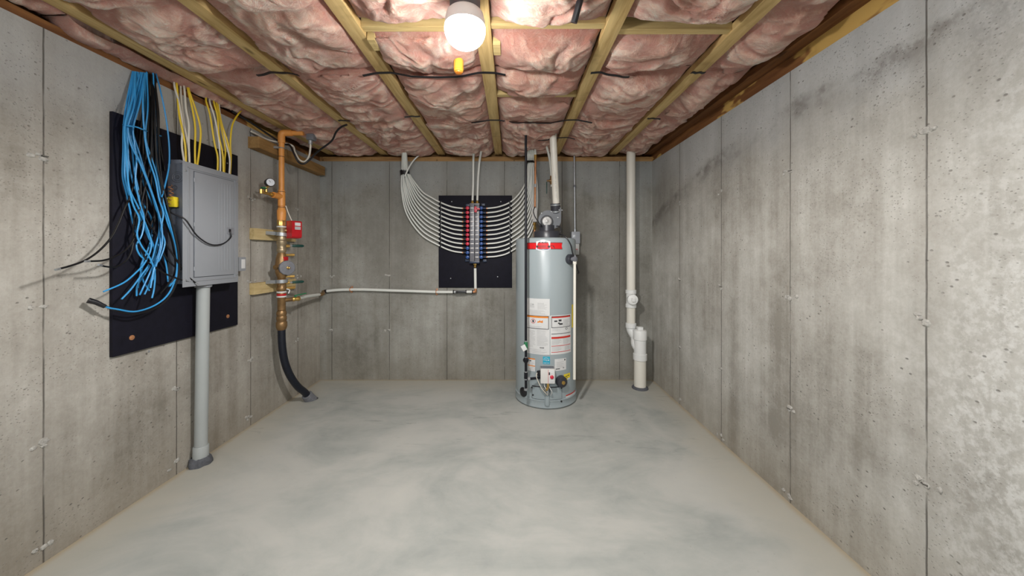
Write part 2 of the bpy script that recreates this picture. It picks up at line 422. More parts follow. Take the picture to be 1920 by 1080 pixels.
# mortar remnants of the form ties on the seams: part of the walls
def tie(parent, o, nrm, along, s):
    rnd = random.Random(hash((round(o[0], 2), round(o[1], 2), round(o[2], 2))) & 0xffff)
    o = V(o); n = V(nrm); a = V(along); z = V((0, 0, 1))
    b = MB()
    for j in range(rnd.choice((2, 3, 4))):
        ca = (rnd.uniform(-.055, .055) if j else 0)*s; cz = rnd.uniform(-.018, .018)*s
        ra = rnd.uniform(.009, .018)*s*(1 if j else 1.4); rz = rnd.uniform(.008, .016)*s*(1 if j else 1.2)
        N = 14; vs = []; fs = []
        for (k, hh) in ((1.0, -.002), (.8, .004), (.35, .006)):
            for i in range(N):
                t = 2*math.pi*i/N; w = 1+.35*(rnd.random()-.5)
                vs.append(o+a*(ca+ra*k*w*math.cos(t))+z*(cz+rz*k*w*math.sin(t))+n*hh*(.6+.8*rnd.random()))
        for q in range(2):
            for i in range(N): fs.append((q*N+i, q*N+(i+1) % N, (q+1)*N+(i+1) % N, (q+1)*N+i))
        fs.append(tuple(2*N+i for i in range(N)))
        b.add(vs, fs)
    t = b.build('tie_patch', 'patch', parent, ang=25); t['kind'] = 'structure'
    if rnd.random() < .7:
        h = MB(); e = a*(.010*s)
        h.box(V((-1, -1, -1)), V((1, 1, 1)), Matrix.Translation(o+n*.004+a*rnd.uniform(-.01, .01)) @
              Matrix((list(a*.012*s)+[0], list(n*.003)+[0], list(z*.003*s)+[0], [0, 0, 0, 1])).transposed(), 0)
        k = h.build('tie_slot', 'patch_dk', parent); k['kind'] = 'structure'
for y in (.63, 1.23, 1.83, 2.43, 3.03):
    for z in (1.78, 1.10, .505, .04):
        tie(wr, (XR, y, z), (-1, 0, 0), (0, 1, 0), .85)
for y in (.89, 1.478, 2.066, 2.654, 3.24):
    for z in (1.76, 1.115, .52, .07):
        if not (1.7 < y < 2.51 and .8 < z < 2.06): tie(wl, (XL, y, z), (1, 0, 0), (0, 1, 0), .85)
for x in (-1.90, -1.29):
    for z in (1.10, .52):
        tie(wb, (x, D, z), (0, -1, 0), (1, 0, 0), .8)
# raised fins of mortar in some seams
# ------------------------------------------------------------------ ceiling joists
JX = [-1.915, -1.352, -.742, -.132, .478, 1.088]
JW = .0375
names = ['first', 'second', 'third', 'fourth', 'fifth', 'sixth']
for i, x in enumerate(JX):
    r = thing('floor_truss', ['yellowish wooden ceiling truss closest to the left wall, beside the blue cables',
              'second wooden ceiling truss from the left wall', 'third wooden ceiling truss from the left wall, left of the bulb',
              'wooden ceiling truss directly beside the lit bulb', 'wooden ceiling truss just right of the short black pipe end',
              'wooden ceiling truss closest to the right wall'][i], 'ceiling truss', (x, 0, ZC), 'ceiling trusses')
    MB().box((x-JW, YN-.05, ZC), (x+JW, D+.06, ZC+.038), None, .002).build('bottom_chord', 'chord', r)
    for y in (.35, 1.72, 3.0):
        b = MB()
        b.prism([(0, 0), (.09, 0), (.45, .33), (.36, .33)], (x-.019, y, ZC+.038), (0, 1, 0), (0, 0, 1), (.038, 0, 0))
        b.build('web', 'chord', r)
    MB().box((x-JW, YN-.05, 2.745), (x+JW, D+.06, 2.783)).build('top_chord', 'chord', r)
def ribbon(x0, x1, y, lab, h=.089, z=ZC+.01):
    r = MB().box((x0, y, z), (x1, y+.038, z+h), None, .002).build('blocking_board', 'blocking', smooth=False)
    tag(r, lab, 'wood blocking', 'blocking boards between the ceiling trusses')
ribbon(JX[2]+JW, JX[3]-JW, 1.60, 'yellow wood blocking between trusses, left of the lit bulb')
ribbon(JX[3]+JW, JX[4]-JW, 1.58, 'yellow wood blocking crossing just behind the short black pipe end')
ribbon(JX[4]+JW, JX[5]-JW, 1.62, 'yellow wood blocking right of the short black pipe end')
ribbon(JX[3]+JW, JX[4]-JW, 2.285, 'yellow wood blocking across the ceiling bay ahead of the water heater')
def webstub(x, y, lab):
    r = MB().box((x, y, ZC-.015), (x+.038, y+.09, ZC+.12), None, .002).build('blocking_stub', 'blocking', smooth=False)
    tag(r, lab, 'wood stub', 'short wood stubs beside the trusses')
webstub(JX[3]+JW+.004, 1.70, 'short wood stub on the truss, right of the lit bulb')
webstub(JX[2]+JW+.004, 1.66, 'short wood stub on the truss, left of the lit bulb')

# ------------------------------------------------------------------ insulation batts
def nvec(p): return V((NZ.noise(p), NZ.noise(p+V((9.3, 1.1, 4.7))), NZ.noise(p+V((-3.7, 6.1, -8.9)))))
def batt(x0, x1, y0, y1, lab, sag=.075, ztop=2.425, res=.0085, seed=0, lump=1.0, pinch=(), open_left=False, dr=None):
    nx = max(6, int((x1-x0)/res)); ny = max(6, int((y1-y0)/res))
    vs = []; fold = []; fs = []
    o = V((seed*3.1, seed*1.7, seed*.9))
    for j in range(ny+1):
        v = j/ny; y = y0+(y1-y0)*v
        ev = min(v*(y1-y0), (1-v)*(y1-y0))
        pv = 1-math.exp(-ev/.045)
        for p_ in pinch:
            pv *= 1-.42*math.exp(-((y-p_)/.035)**2)
        for i in range(nx+1):
            u = i/nx; x = x0+(x1-x0)*u
            eu = min(u, 1-u)*(x1-x0)
            pu = 1-math.exp(-eu/.055)
            p = V((x, y, 0))+o
            w = nvec(p*3.1)*.22+nvec(p*9.0)*.05
            q = p+w
            big = NZ.fractal(q*2.7, 1.0, 2.1, 2)                       # -1..1
            crease = 1-abs(NZ.noise(V((q.x*4.2, q.y*7.5, 2.2+seed))))*2.4   # sharp folds
            crease = max(0, crease)**4
            crease2 = max(0, 1-abs(NZ.noise(V((q.x*11, q.y*17, 7.7))))*2.6)**3
            tuft = NZ.fractal(q*13, .9, 2.2, 3)
            hang = pu*pv
            st = NZ.ridged_multi_fractal(V((q.x*7, q.y*15, 3.3+seed)), .9, 2.1, 4, .8, 2.0)   # wisps lying across the bay
            mid = NZ.fractal(q*6.5+V((3, 1, 4)), .9, 2.1, 3)
            z = ztop-sag*hang*(1+.34*big*lump)-.016*lump*hang*big+.013*crease*hang+.004*crease2*hang-.0075*mid*hang-.0080*tuft*(.3+.7*hang)-.0085*(st-1.1)*(.3+.7*hang)
            if dr: z += dr(x, y)
            jx = NZ.noise(q*10+V((5, 5, 5)))*.010*(1-.0*pu); jy = NZ.noise(q*10+V((9, 2, 5)))*.010
            if i in (0, nx): jx = max(-.006, min(.006, jx))
            elif z < ZC-.006: jx += (-1 if u < .5 else 1)*max(0, .006+.030*NZ.noise(q*5.5+V((1, 7, 2))))*math.exp(-((eu-.05)/.045)**2)
            if 0 < j < ny and z < ZC-.006: jy += (-1 if v < .5 else 1)*max(0, .004+.055*NZ.noise(q*4.5+V((4, 2, 8))))*math.exp(-((ev-.05)/.05)**2)
            vs.append((x+jx, y+jy, z))
            fo = .54+.20*tuft+.10*big+.22*mid+.12*(st-1.1)-.30*crease-.18*crease2-.28*(1-pv)-.20*(1-pu)  # low in creases and at edges, where the painted shade goes
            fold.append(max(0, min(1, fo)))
    W = nx+1
    for j in range(ny):
        for i in range(nx): fs.append((j*W+i, j*W+i+1, (j+1)*W+i+1, (j+1)*W+i))
    # sides and top of the batt
    n0 = len(vs)
    rim = [i for i in range(W)]+[j*W+nx for j in range(1, ny+1)]+[ny*W+i for i in range(nx-1, -1, -1)]+[j*W for j in range(ny-1, 0, -1)]
    for k in rim: vs.append((vs[k][0], vs[k][1], ztop+.13)); fold.append(.2)
    R = len(rim)
    for k in range(R): fs.append((rim[k], rim[(k+1) % R], n0+(k+1) % R, n0+k))
    fs.append(tuple(n0+k for k in range(R)))
    me = bpy.data.meshes.new('insulation_batt')
    org = V(((x0+x1)/2, (y0+y1)/2, ztop-sag))
    me.from_pydata([V(p)-org for p in vs], [], fs)
    a = me.attributes.new('fold', 'FLOAT', 'POINT'); a.data.foreach_set('value', fold)
    me.polygons.foreach_set('use_smooth', [True]*len(me.polygons))
    me.materials.append(M['insul'])
    ob = bpy.data.objects.new('insulation_batt', me); ob.location = org; C.objects.link(ob)
    tag(ob, lab, 'insulation', 'pink insulation batts between the ceiling trusses')
ST = (1.985, 2.66, 3.10)
edges = [XL-.05]+JX+[XR-.085]
bayn = ['', 'between first and second trusses from left', 'between second and third trusses from left',
        'above the lit bulb, left of its truss', 'right of the bulb and its truss', 'between fifth and sixth trusses from left', 'beside the right wall']
for b in range(7):
    x0 = edges[b]+(JW+.001 if b else 0); x1 = edges[b+1]-(JW+.001 if b < 6 else 0)
    if b == 0:
        drop = lambda x, y: -.042*math.exp(-((y-1.85)/.42)**2)-.022*math.exp(-((y-1.58)/.10)**2)+.02*max(0, min(1, (y-2.5)/.5))
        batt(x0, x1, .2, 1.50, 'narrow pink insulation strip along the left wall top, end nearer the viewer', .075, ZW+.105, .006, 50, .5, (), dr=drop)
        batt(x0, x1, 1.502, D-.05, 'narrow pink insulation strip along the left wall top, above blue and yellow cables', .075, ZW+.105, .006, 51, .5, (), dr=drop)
        continue
    segs = [(.45, 1.575, 'nearest piece', ()), (1.64, ST[0]-.002, 'short piece before the strap', ()), (ST[0]+.002, D+.05, 'long piece reaching the end wall', ST[1:])]
    if b in (1, 2, 6): segs = [(.45, ST[0]-.002, 'piece nearest the viewer', (1.45,)), segs[2]]
    if b == 4: segs = segs[:2]+[(ST[0]+.002, 2.28, 'middle piece before the wood blocking', ()), (2.325, D+.05, 'far piece above the water heater', ST[1:])]
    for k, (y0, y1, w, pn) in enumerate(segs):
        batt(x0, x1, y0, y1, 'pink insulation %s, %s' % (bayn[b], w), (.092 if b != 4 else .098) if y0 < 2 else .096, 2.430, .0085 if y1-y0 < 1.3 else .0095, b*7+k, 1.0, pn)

# black support straps across the trusses
def strap(px0, px1, Y, lab, seed):
    x0 = (px0-VX)*Y/F; x1 = (px1-VX)*Y/F; n = 26; pts = []
    for i in range(n+1):
        x = x0+(x1-x0)*i/n
        near = min(abs(x-j) for j in JX)
        dip = min(1, max(0, (near-.045)/.12))
        pts.append(V((x, Y+.004*math.sin(i*.5+seed), ZC-.0045-.024*dip)))
    b = MB(); vs = []; fs = []
    for i, p in enumerate(pts):
        for dy, dz in ((-.009, 0), (.009, 0), (.009, .003), (-.009, .003)): vs.append(p+V((0, dy, dz)))
    for i in range(n):
        for k in range(4): fs.append((i*4+k, i*4+(k+1) % 4, i*4+4+(k+1) % 4, i*4+4+k))
    fs += [(3, 2, 1, 0), tuple(n*4+k for k in range(4))]
    b.add(vs, fs); o = b.build('support_strap', 'black', smooth=False)
    tag(o, lab, 'strap', 'black straps under the insulation')
strap(482, 560, 1.985, 'thin black strap under the second truss from the left wall', 0)
strap(680, 948, 1.985, 'thin black strap crossing under the trusses just behind the orange cap', 1)
strap(1108, 1180, 1.985, 'thin black strap under the truss right of the short black pipe end', 2)
strap(1296, 1322, 1.985, 'thin black strap under the truss closest to the right wall, nearer one', 3)
strap(755, 788, 2.62, 'short black strap under the third truss from the left wall', 4)
strap(884, 1110, 2.69, 'long black strap across the bay ahead of the gas pipe', 5)
strap(1214, 1238, 2.66, 'short black strap under the truss closest to the right wall, farther one', 6)
strap(1008, 1078, 3.10, 'black strap just above the white vent pipe', 7)
strap(634, 662, 2.70, 'short black strap under the second truss from the left wall, farther one', 8)

# ------------------------------------------------------------------ bulb and sprinkler cap
c = at(872, 57, 1.35)
r = thing('ceiling_lamp', 'large lit white bulb in a dark socket box on the ceiling', 'lamp', (c.x, c.y, ZC))
MB().cyl((c.x, c.y, c.z+.066), (c.x, c.y, ZC+.06), .060, 28, .004).build('socket_box', 'lampbox', r)
R0 = .080
pr = [(.068, .060), (.067, .066), (.060, .0725), (.035, .078), (.010, R0)]
MB().lathe(c, (0, 0, 1), pr, 40).build('bulb_collar', 'lamp_collar', r)
pr = [(.010, R0)]+[(-R0*.86*math.sin(a)+.0, R0*math.cos(a)) for a in [math.pi/2*k/12 for k in range(0, 12)]]+[(-R0*.86, .002)]
MB().lathe(c, (0, 0, 1), pr, 40).build('bulb_globe', 'globe', r)
c = at(860, 122, 1.79)
r = thing('fire_sprinkler', 'small orange protective cap hanging below the insulation, under the bulb', 'sprinkler cap', c)
MB().lathe(c+V((0, 0, .03)), (0, 0, -1), [(0, .021), (.010, .0255), (.055, .0255), (.056, .0235), (.064, .0235), (.066, .020)], 24).build('cap_body', 'cap_orange', r)
MB().lathe(c-V((0, 0, .036)), (0, 0, -1), [(0, .019), (.006, .017), (.008, .006)], 20).build('cap_tip', 'lab_orange', r)
MB().cyl(c+V((0, 0, .050)), (c.x, c.y, ZC+.02), .010).build('pipe_drop', 'pex', r)
a = at(1092, -16, 1.355); b_ = at(1076, 43, 1.40)
o = MB().tube([a+V((0, 0, .03)), a, b_], .0135, 14).build('pipe_stub', 'black')
tag(o, 'short black foam covered pipe end poking out of the ceiling insulation', 'pipe')

# ------------------------------------------------------------------ left wall board
YB0, YB1, ZB0, ZB1 = 1.718, 2.505, .815, 2.055
bx = XL+.019
r = thing('backboard', 'tall black painted plywood board screwed to the left wall behind the panel', 'board', (XL, (YB0+YB1)/2, ZB0))
MB().box((XL+.0012, YB0, ZB0), (bx, YB1, ZB1), None, .0025).build('board_sheet', 'board', r, ang=30)
for (px, py, m) in ((247, 633, 'copper'), (427, 593, 'copper'), (426, 306, 'steel'), (279, 659, 'steel')):
    p = onL(px, py, .019)
    MB().lathe(p, (1, 0, 0), [(0, .013), (.002, .013), (.0035, .007), (.005, .002)] if m == 'copper' else [(0, .006), (.003, .005), (.004, .002)], 16).build('screw', m, r)

# ------------------------------------------------------------------ electrical panel
PX = -1.890
py0, py1, pz0, pz1 = 1.967, 2.366, 1.142, 1.874
r = thing('electrical_panel', 'grey metal breaker panel with a closed door on the black board', 'electrical panel', (bx, (py0+py1)/2, pz0))
MB().box((bx+.001, py0+.024, pz0+.018), (PX-.004, py1-.024, pz1-.012), None, .002).build('enclosure', 'panel_side', r, ang=30)
for (px, py, R, n) in ((333, 332, .032, 3), (328, 352, .013, 2)):
    Y = py0+.0235
    x = (px-VX)*Y/F; z = H+(VY-py)*Y/F
    k = MB()
    for q in range(n): k.ring((x, Y, z), (0, 1, 0), R*(1-.33*q), .0016, 24, 6)
    k.lathe((x, Y, z), (0, -1, 0), [(0, R*.28), (.002, R*.26)], 16)
    k.build('knockout', 'panel_dark', r)
b = MB(); b.box((PX-.005, py0, pz0), (PX, py1, pz1), None, .002)
for q in ((py0+.028, py0+.034, pz0+.03, pz1-.03), (py1-.034, py1-.028, pz0+.03, pz1-.03), (py0+.028, py1-.028, pz0+.03, pz0+.036), (py0+.028, py1-.028, pz1-.036, pz1-.03)):
    b.box((PX-.001, q[0], q[2]), (PX+.004, q[1], q[3]), None, .0018)
b.build('cover', 'panel', r, ang=30)
dy0, dy1, dz0, dz1 = py0+.068, py1-.045, pz0+.055, pz1-.048
d = MB()
d.box((PX+.0005, dy0, dz0), (PX+.0065, dy1, dz1), None, .0025)
for k in range(5):
    y = dy0+.165+.022*k; d.box((PX+.005, y, dz0+.03), (PX+.0078, y+.006, dz1-.03), None, .0012)
door = d.build('door', 'panel', r, ang=30)
MB().box((PX-.001, dy0-.004, dz0-.004), (PX+.0008, dy1+.004, dz1+.004)).build('door_gap', 'panel_dark', r)
for z in (dz0+.05, (dz0+dz1)/2, dz1-.05):
    MB().cyl((PX+.005, dy0-.002, z-.012), (PX+.005, dy0-.002, z+.012), .004, 10).build('hinge', 'panel', r)
ly = (dy1-.032); lz = 1.489
lt = MB().box((PX+.006, ly-.026, lz-.022), (PX+.011, ly+.026, lz+.022), None, .002).build('latch', 'plate', door)
MB().box((PX+.0108, ly-.016, lz-.010), (PX+.0125, ly+.002, lz+.012), None, .0005).build('latch_slot', 'black', r)
for (y, z) in ((py0+.015, pz1-.055), (py1-.013, pz1-.04), (py0+.015, pz0+.04), (py1-.013, pz0+.05)):
    MB().lathe((PX, y, z), (1, 0, 0), [(0, .0065), (.002, .006), (.0035, .003)], 14).build('screw', 'steel', r)
for (y, w) in ((2.005, .03), (2.075, .045), (2.215, .05), (2.30, .04)):
    MB().box((-1.985, y-w/2, pz1-.013), (-1.93, y+w/2, pz1+.012), None, .003).build('cable_clamp', 'panel_side', r)
# small box at its lower right
p = at(453, 495, 2.47)
r = thing('switch_box', 'small grey box with a white face beside the panel, lower right edge', 'electrical box', (p.x, p.y, p.z-.05))
MB().box((bx+.001, p.y-.035, p.z-.050), (p.x+.01, p.y+.028, p.z+.050), None, .003).build('box_body', 'panel', r, ang=30)
MB().box((p.x+.010, p.y-.016, p.z-.032), (p.x+.0125, p.y+.018, p.z+.034), None, .001).build('white_face', 'label', r)
# yellow terminal block on the side
p = at(331, 378, py0+.012)
r = thing('wire_connector', 'bright yellow terminal block clipped to the panel side', 'connector', p)
MB().box((p.x-.035, p.y-.02, p.z-.030), (p.x+.004, p.y+.011, p.z+.026), None, .003).build('connector_body', 'lab_yellow', r, ang=30)
MB().box((p.x-.026, p.y-.024, p.z-.034), (p.x+.012, p.y-.006, p.z+.006), None, .003).build('connector_tab', 'lab_yellow', r, ang=30)
MB().box((p.x-.041, p.y-.021, p.z-.022), (p.x-.0345, p.y+.008, p.z+.020), None, .002).build('connector_face', 'whitec', r)
pts = []
for k in range(70):
    t = k/69; q = at(318+3*math.sin(t*3), 347+36*t, 1.96); a = t*2*math.pi*5
    pts.append(q+V((.010*math.cos(a), .010*math.sin(a), 0)))
o = MB().tube(pts, .0024, 6).build('wire', 'copper')
tag(o, 'thin coiled copper coloured wire hanging beside the yellow terminal block', 'wire')
pts = [at(306, 350, 1.98), at(312, 375, 1.965), at(320, 398, 1.93)]+[V((PX+.022, y_, z_)) for (y_, z_) in
       ((1.955, 1.535), (2.03, 1.445), (2.12, 1.395), (2.21, 1.40), (2.275, 1.445))]+[V((PX+.011, ly-.006, lz-.004))]
o = MB().tube(pts, .0042, 10, 6).build('lock_cord', 'black')
tag(o, 'short black cord drooping across the panel door from its latch', 'cord')
# conduit below
pt = V((-1.945, 2.158, pz0+.012)); pb = V((-1.972, 2.17, .0))
r = thing('conduit_pipe', 'thick grey conduit standing from the floor up to the breaker panel', 'conduit', (pb.x, pb.y, 0))
MB().cyl(pb+V((0, 0, .02)), pt, .0335, 32).build('conduit_tube', 'conduit', r)
MB().lathe(pb+V((0, 0, .03)), pt-pb, [(0, .040), (.085, .040), (.09, .036)], 32).build('conduit_collar', 'conduit', r)
MB().cyl(pt-V((0, 0, .03)), pt, .043, 32, .004).build('top_bushing', 'panel', r)
b = MB(); n = 36; vs = []; fs = []
prof = [(.055, 0), (.058, .018), (.053, .040), (.041, .050)]
for (R, z) in prof:
    for k in range(n):
        a = 2*math.pi*k/n; w = R*(1+.09*math.sin(3*a+z*60)+.06*math.sin(7*a+2))
        vs.append(V((max(XL+.001, pb.x+w*math.cos(a)), pb.y+w*math.sin(a), z)))
for i in range(3):
    for k in range(n): fs.append((i*n+k, i*n+(k+1) % n, (i+1)*n+(k+1) % n, (i+1)*n+k))
fs.append(tuple(range(n-1, -1, -1)))
b.add(vs, fs).build('sealant_ring', 'putty', r)

# ------------------------------------------------------------------ cables on the left wall
def lcable(name, m, rad, pts, lab, cat, group, tip=None, n=8):
    P = [onL(px, py, o) for (px, py, o) in pts]
    S = catmull(P, 7)
    if tip:
        r = thing(name, lab, cat, P[-1], group)
        MB().tube(S, rad, n).build('jacket', m, r)
        d = (S[-1]-S[-2]).normalized()
        MB().tube([S[-1]-d*.012, S[-1]+d*.008], rad*1.12, n).build('tip', tip, r)
        return r
    o = MB().tube(S, rad, n).build(name, m)
    return tag(o, lab, cat, group)
top = [249+1.6*i for i in range(18)]
BL = [
 ([(238,190),(232,235),(231,285),(230,330),(237,362),(243,390),(250,420),(262,455),(268,490),(262,520),(258,540)], 'curving in at the board\'s left edge'),
 ([(241,200),(236,235),(234,300),(235,335),(246,375),(262,405),(276,440),(290,470),(291,497),(288,520),(278,536)], 'with a hooked tip mid board'),
 ([(246,200),(238,238),(240,280),(240,330),(243,355),(262,395),(280,440),(283,465),(272,492),(255,511),(232,530),(194,547)], 'sweeping past the board\'s left edge'),
 ([(250,190),(239,236),(250,275),(270,320),(288,370),(297,400),(299,430),(292,460),(283,490),(262,520),(245,543),(228,561)], 'long straight tip aimed down left'),
 ([(252,195),(240,238),(245,270),(262,305),(280,350),(296,395),(303,425),(304,455),(298,480),(292,500)], 'ending beside the breaker panel\'s lower side'),
 ([(254,200),(242,238),(248,262),(262,300),(268,340),(285,380),(296,400),(300,440),(290,480),(274,510),(258,535),(256,555)], 'ending in a short upright tip'),
 ([(258,200),(245,240),(249,290),(252,320),(258,350),(262,372),(264,400),(275,430),(290,470),(287,510),(279,535),(271,552)], 'tangled low in the middle of the bundle'),
 ([(277,200),(273,245),(275,270),(285,300),(293,325),(300,360),(307,390),(314,418),(325,447),(332,480),(331,518),(318,537)], 'hugging the panel down to its corner'),
 ([(302,175),(311,220),(317,270),(317,310),(310,345),(303,370)], 'bowed out alone near the panel top corner'),
 ([(244,200),(234,240),(237,300),(241,345),(250,385),(261,410),(257,440),(266,462),(280,482),(290,510),(289,540),(285,559)], 'tip hanging straight down'),
 ([(247,200),(236,240),(243,310),(252,350),(268,382),(283,408),(285,440),(277,468),(264,500),(268,525),(280,545)], 'with a small outward kink at its tip'),
 ([(256,190),(247,236),(258,285),(272,330),(284,362),(293,392),(304,420),(296,448),(305,470),(312,500),(315,528)], 'bending right beneath the yellow terminal block'),
 ([(260,190),(248,238),(262,290),(276,338),(288,374),(299,408),(300,440),(299,470),(284,505),(268,540),(262,553)], 'crossing to the left near its end'),
 ([(264,185),(250,238),(252,270),(256,300),(254,340),(262,380),(270,410),(266,440),(256,460),(262,478),(274,488)], 'ending short behind the others'),
 ([(268,190),(270,240),(277,290),(291,335),(298,372),(306,400),(302,430),(309,455),(300,485),(290,500),(282,540)], 'passing behind the hanging black cables'),
 ([(272,180),(274,240),(279,300),(290,350),(303,382),(312,408),(320,432),(328,460),(330,490),(330,520),(315,537)], 'second nearest to the panel\'s side'),
]
for i, (p, w) in enumerate(BL):
    n = len(p)
    pts = [(top[i] if i not in (7, 8) else (275, 292)[i-7], 134+.2*i, .010+.004*(i % 4))]
    for k, (x, y) in enumerate(p):
        t = (k+1)/n
        pts.append((x, y, .040+.012*(i % 5)+.06*t*t*((i*7) % 5)/4))
    lcable('data_cable', 'blue' if i % 4 else 'blue2', .0037, pts, 'blue data cable hanging over the black board, '+w, 'cable', 'blue data cables on the black board')
# long bundle that loops out to the left
pts = [(287, 137, .02), (290, 200, .05), (292, 260, .06), (296, 330, .07), (308, 385, .09), (320, 425, .10), (331, 470, .11), (331, 512, .11), (318, 548, .10), (293, 571, .085), (255, 584, .075), (220, 580, .07)]
r = lcable('data_cable', 'blue', .0042, pts+[(200, 576, .065), (183, 569, .055)], 'blue cable looping from the panel side out left to a taped end', 'cable', 'blue data cables on the black board')
pts = [(289, 138, .02), (294, 200, .06), (297, 260, .07), (302, 330, .08), (314, 385, .10), (324, 425, .11), (334, 470, .12), (335, 512, .12), (322, 550, .11), (296, 575, .09), (255, 589, .08), (220, 583, .07), (200, 575, .06), (182, 566, .05), (166, 563, .04)]
r = lcable('data_cable', 'blkcable', .0045, pts, 'black cable looping out left along the blue one to a thick taped tip', 'cable', 'black cables on the black board')
o = MB().tube([onL(197, 575, .064), onL(180, 567, .053), onL(165, 563, .04)], [.009, .011, .013], 12).build('tape_wrap', 'black')
tag(o, 'lump of black tape on the looped cable end left of the board', 'tape')
BK = [
 ([(268,200),(262,260),(256,320),(245,365),(233,392),(222,420),(208,446),(186,470),(160,488),(130,499),(107,505)], .05, .15, 'reaching farthest out left over the bare wall'),
 ([(276,200),(268,260),(272,340),(275,395),(262,425),(244,460),(222,478),(195,488),(163,490)], .05, .14, 'sweeping left to end midway over the wall'),
 ([(280,200),(274,280),(262,350),(252,410),(249,460),(239,486),(219,500),(200,500),(187,497)], .05, .13, 'curling up at the board\'s left edge'),
 ([(277,210),(276,280),(264,340),(268,390),(276,415),(294,442),(307,475),(320,493),(337,507)], .06, .10, 'pointing down right onto the panel\'s side'),
 ([(288,200),(285,280),(292,340),(300,390),(315,430),(324,460),(329,505),(316,532),(300,551)], .06, .10, 'hanging straight with a tip below the panel corner'),
 ([(285,220),(282,300),(270,360),(256,420),(263,460),(276,490),(296,505),(316,516),(350,528)], .07, .13, 'lying across the panel\'s lower left corner'),
 ([(290,220),(294,300),(304,360),(300,420),(308,450),(326,480),(350,515),(369,533)], .08, .14, 'ending in front of the panel\'s bottom edge'),
 ([(297,210),(298,253),(303,290),(309,320)], .03, .03, 'ending high up right of the blue bundle'),
 ([(281,210),(287,290),(283,350),(290,400),(287,440)], .04, .06, 'hanging in the dark middle of the bundle'),
 ([(284,210),(291,270),(288,330),(297,380),(285,415),(277,440)], .04, .06, 'half hidden behind the blue cables'),
]
for i, (p, o0, o1, w) in enumerate(BK):
    pts = [(272+2.4*i, 137+1.2*i*.5, .012+.005*(i % 3))]
    for k, (x, y) in enumerate(p):
        t = (k+1)/len(p); pts.append((x, y, o0+(o1-o0)*t*t))
    lcable('coax_cable', 'blkcable', .0042, pts, 'black cable hanging over the black board, '+w, 'cable', 'black cables on the black board', 'steel' if i in (0, 1, 2, 3, 6) else None)
# ties
def bandtie(pts, lab, m='blue', rr=.0035):
    o = MB().tube([onL(*p) for p in pts], rr, 8, 6).build('cable_tie', m)
    tag(o, lab, 'cable tie', 'ties on the left wall cables')
bandtie([(231, 234, .04), (240, 236, .105), (255, 238, .11), (268, 243, .11), (277, 247, .05)], 'twisted blue tie around the blue cable bundle')
bandtie([(295, 252, .03), (298, 254, .06), (302, 255, .03)], 'tiny blue tie around a thin cable right of the bundle')
def ncable(m, p, lab, seed):
    P = [at(x, y, 2.05) for x, y in p]
    out = []
    for k, (x, y) in enumerate(p):
        t = k/(len(p)-1); X = XL+.012+(.062-.012)*min(1, t*1.6)+.004*(seed % 3)
        Y = F*X/(x-VX); out.append(V((X, Y, H+(VY-y)*Y/F)))
    o = MB().tube(out, .0052, 8, 7).build('power_cable', m)
    tag(o, lab, 'cable', 'power cables into the panel top')
NC = [
 ('whitec', [(326,152),(328,166),(335.5,192),(342,233),(341,272),(346,308)], 'white power cable entering the panel top, leftmost of all'),
 ('yellow', [(331,154),(332,166),(335.5,211),(341,239),(347,272),(349,309)], 'yellow power cable entering the panel top between two white ones'),
 ('whitec', [(344,158),(346,170),(349,205),(354,233),(354,267),(355.5,309)], 'white power cable entering the panel top, straight one left of the yellow pair'),
 ('whitec', [(338,156),(340,190),(344,225),(347,244),(352,272),(355,310)], 'white power cable crossing behind the yellow and white ones'),
 ('yellow', [(351,160),(353,172),(360.5,203),(366,239),(365.5,280),(366,312)], 'yellow power cable, straighter of the bowed left pair'),
 ('yellow', [(352.5,160),(356,175),(366,203),(376,242),(374,278),(369.5,313)], 'yellow power cable, wider bowed one of the left pair'),
 ('yellow', [(386,182),(387,192),(394,217),(402,267),(408,294),(408,322)], 'yellow power cable, leftmost of the right hand group'),
 ('whitec', [(392.5,184),(394,194),(402,219),(409,255),(413,294),(413,323)], 'white power cable beside the leftmost yellow one of the right group'),
 ('yellow', [(400,186),(402,196),(408,219),(410.5,255),(417.5,289),(419,324)], 'yellow power cable in the middle of the right group'),
 ('yellow', [(404.5,187),(406,196),(412,225),(422,278),(421,300),(420.5,324)], 'yellow power cable touching the middle one of the right group'),
 ('yellow', [(408,190),(410,205),(416,233),(427,267),(431,292),(431,327)], 'yellow power cable slanting right in the right group'),
 ('whitec', [(410,192),(412,211),(420,255),(429,289),(431,305),(430,327)], 'white power cable slanting beside the rightmost yellow ones'),
 ('yellow', [(463,200),(456,204),(446,215),(435.5,235),(432,267),(433,294),(431.5,327)], 'yellow power cable arching down from the right of the group'),
]
for i, (m, p, w) in enumerate(NC): ncable(m, p, w, i)
# ------------------------------------------------------------------ wood blocks on the left wall near the corner
def block(y0, y1, z0, z1, th, lab, m='stud'):
    r = MB().box((XL, y0, z0), (XL+th, y1, z1), None, .002).build('wood_block', m, smooth=False)
    tag(r, lab, 'wood block', 'short lumber blocks on the left wall')
block(2.64, 3.15, 1.446, 1.535, .038, 'short horizontal wood block behind the red box')
block(2.64, 3.15, 1.018, 1.107, .038, 'short horizontal wood block behind the lower green handle')
block(2.625, 3.56, 2.150, 2.238, .085, 'long lumber block high in the corner behind the orange pipe', 'shaded_block')

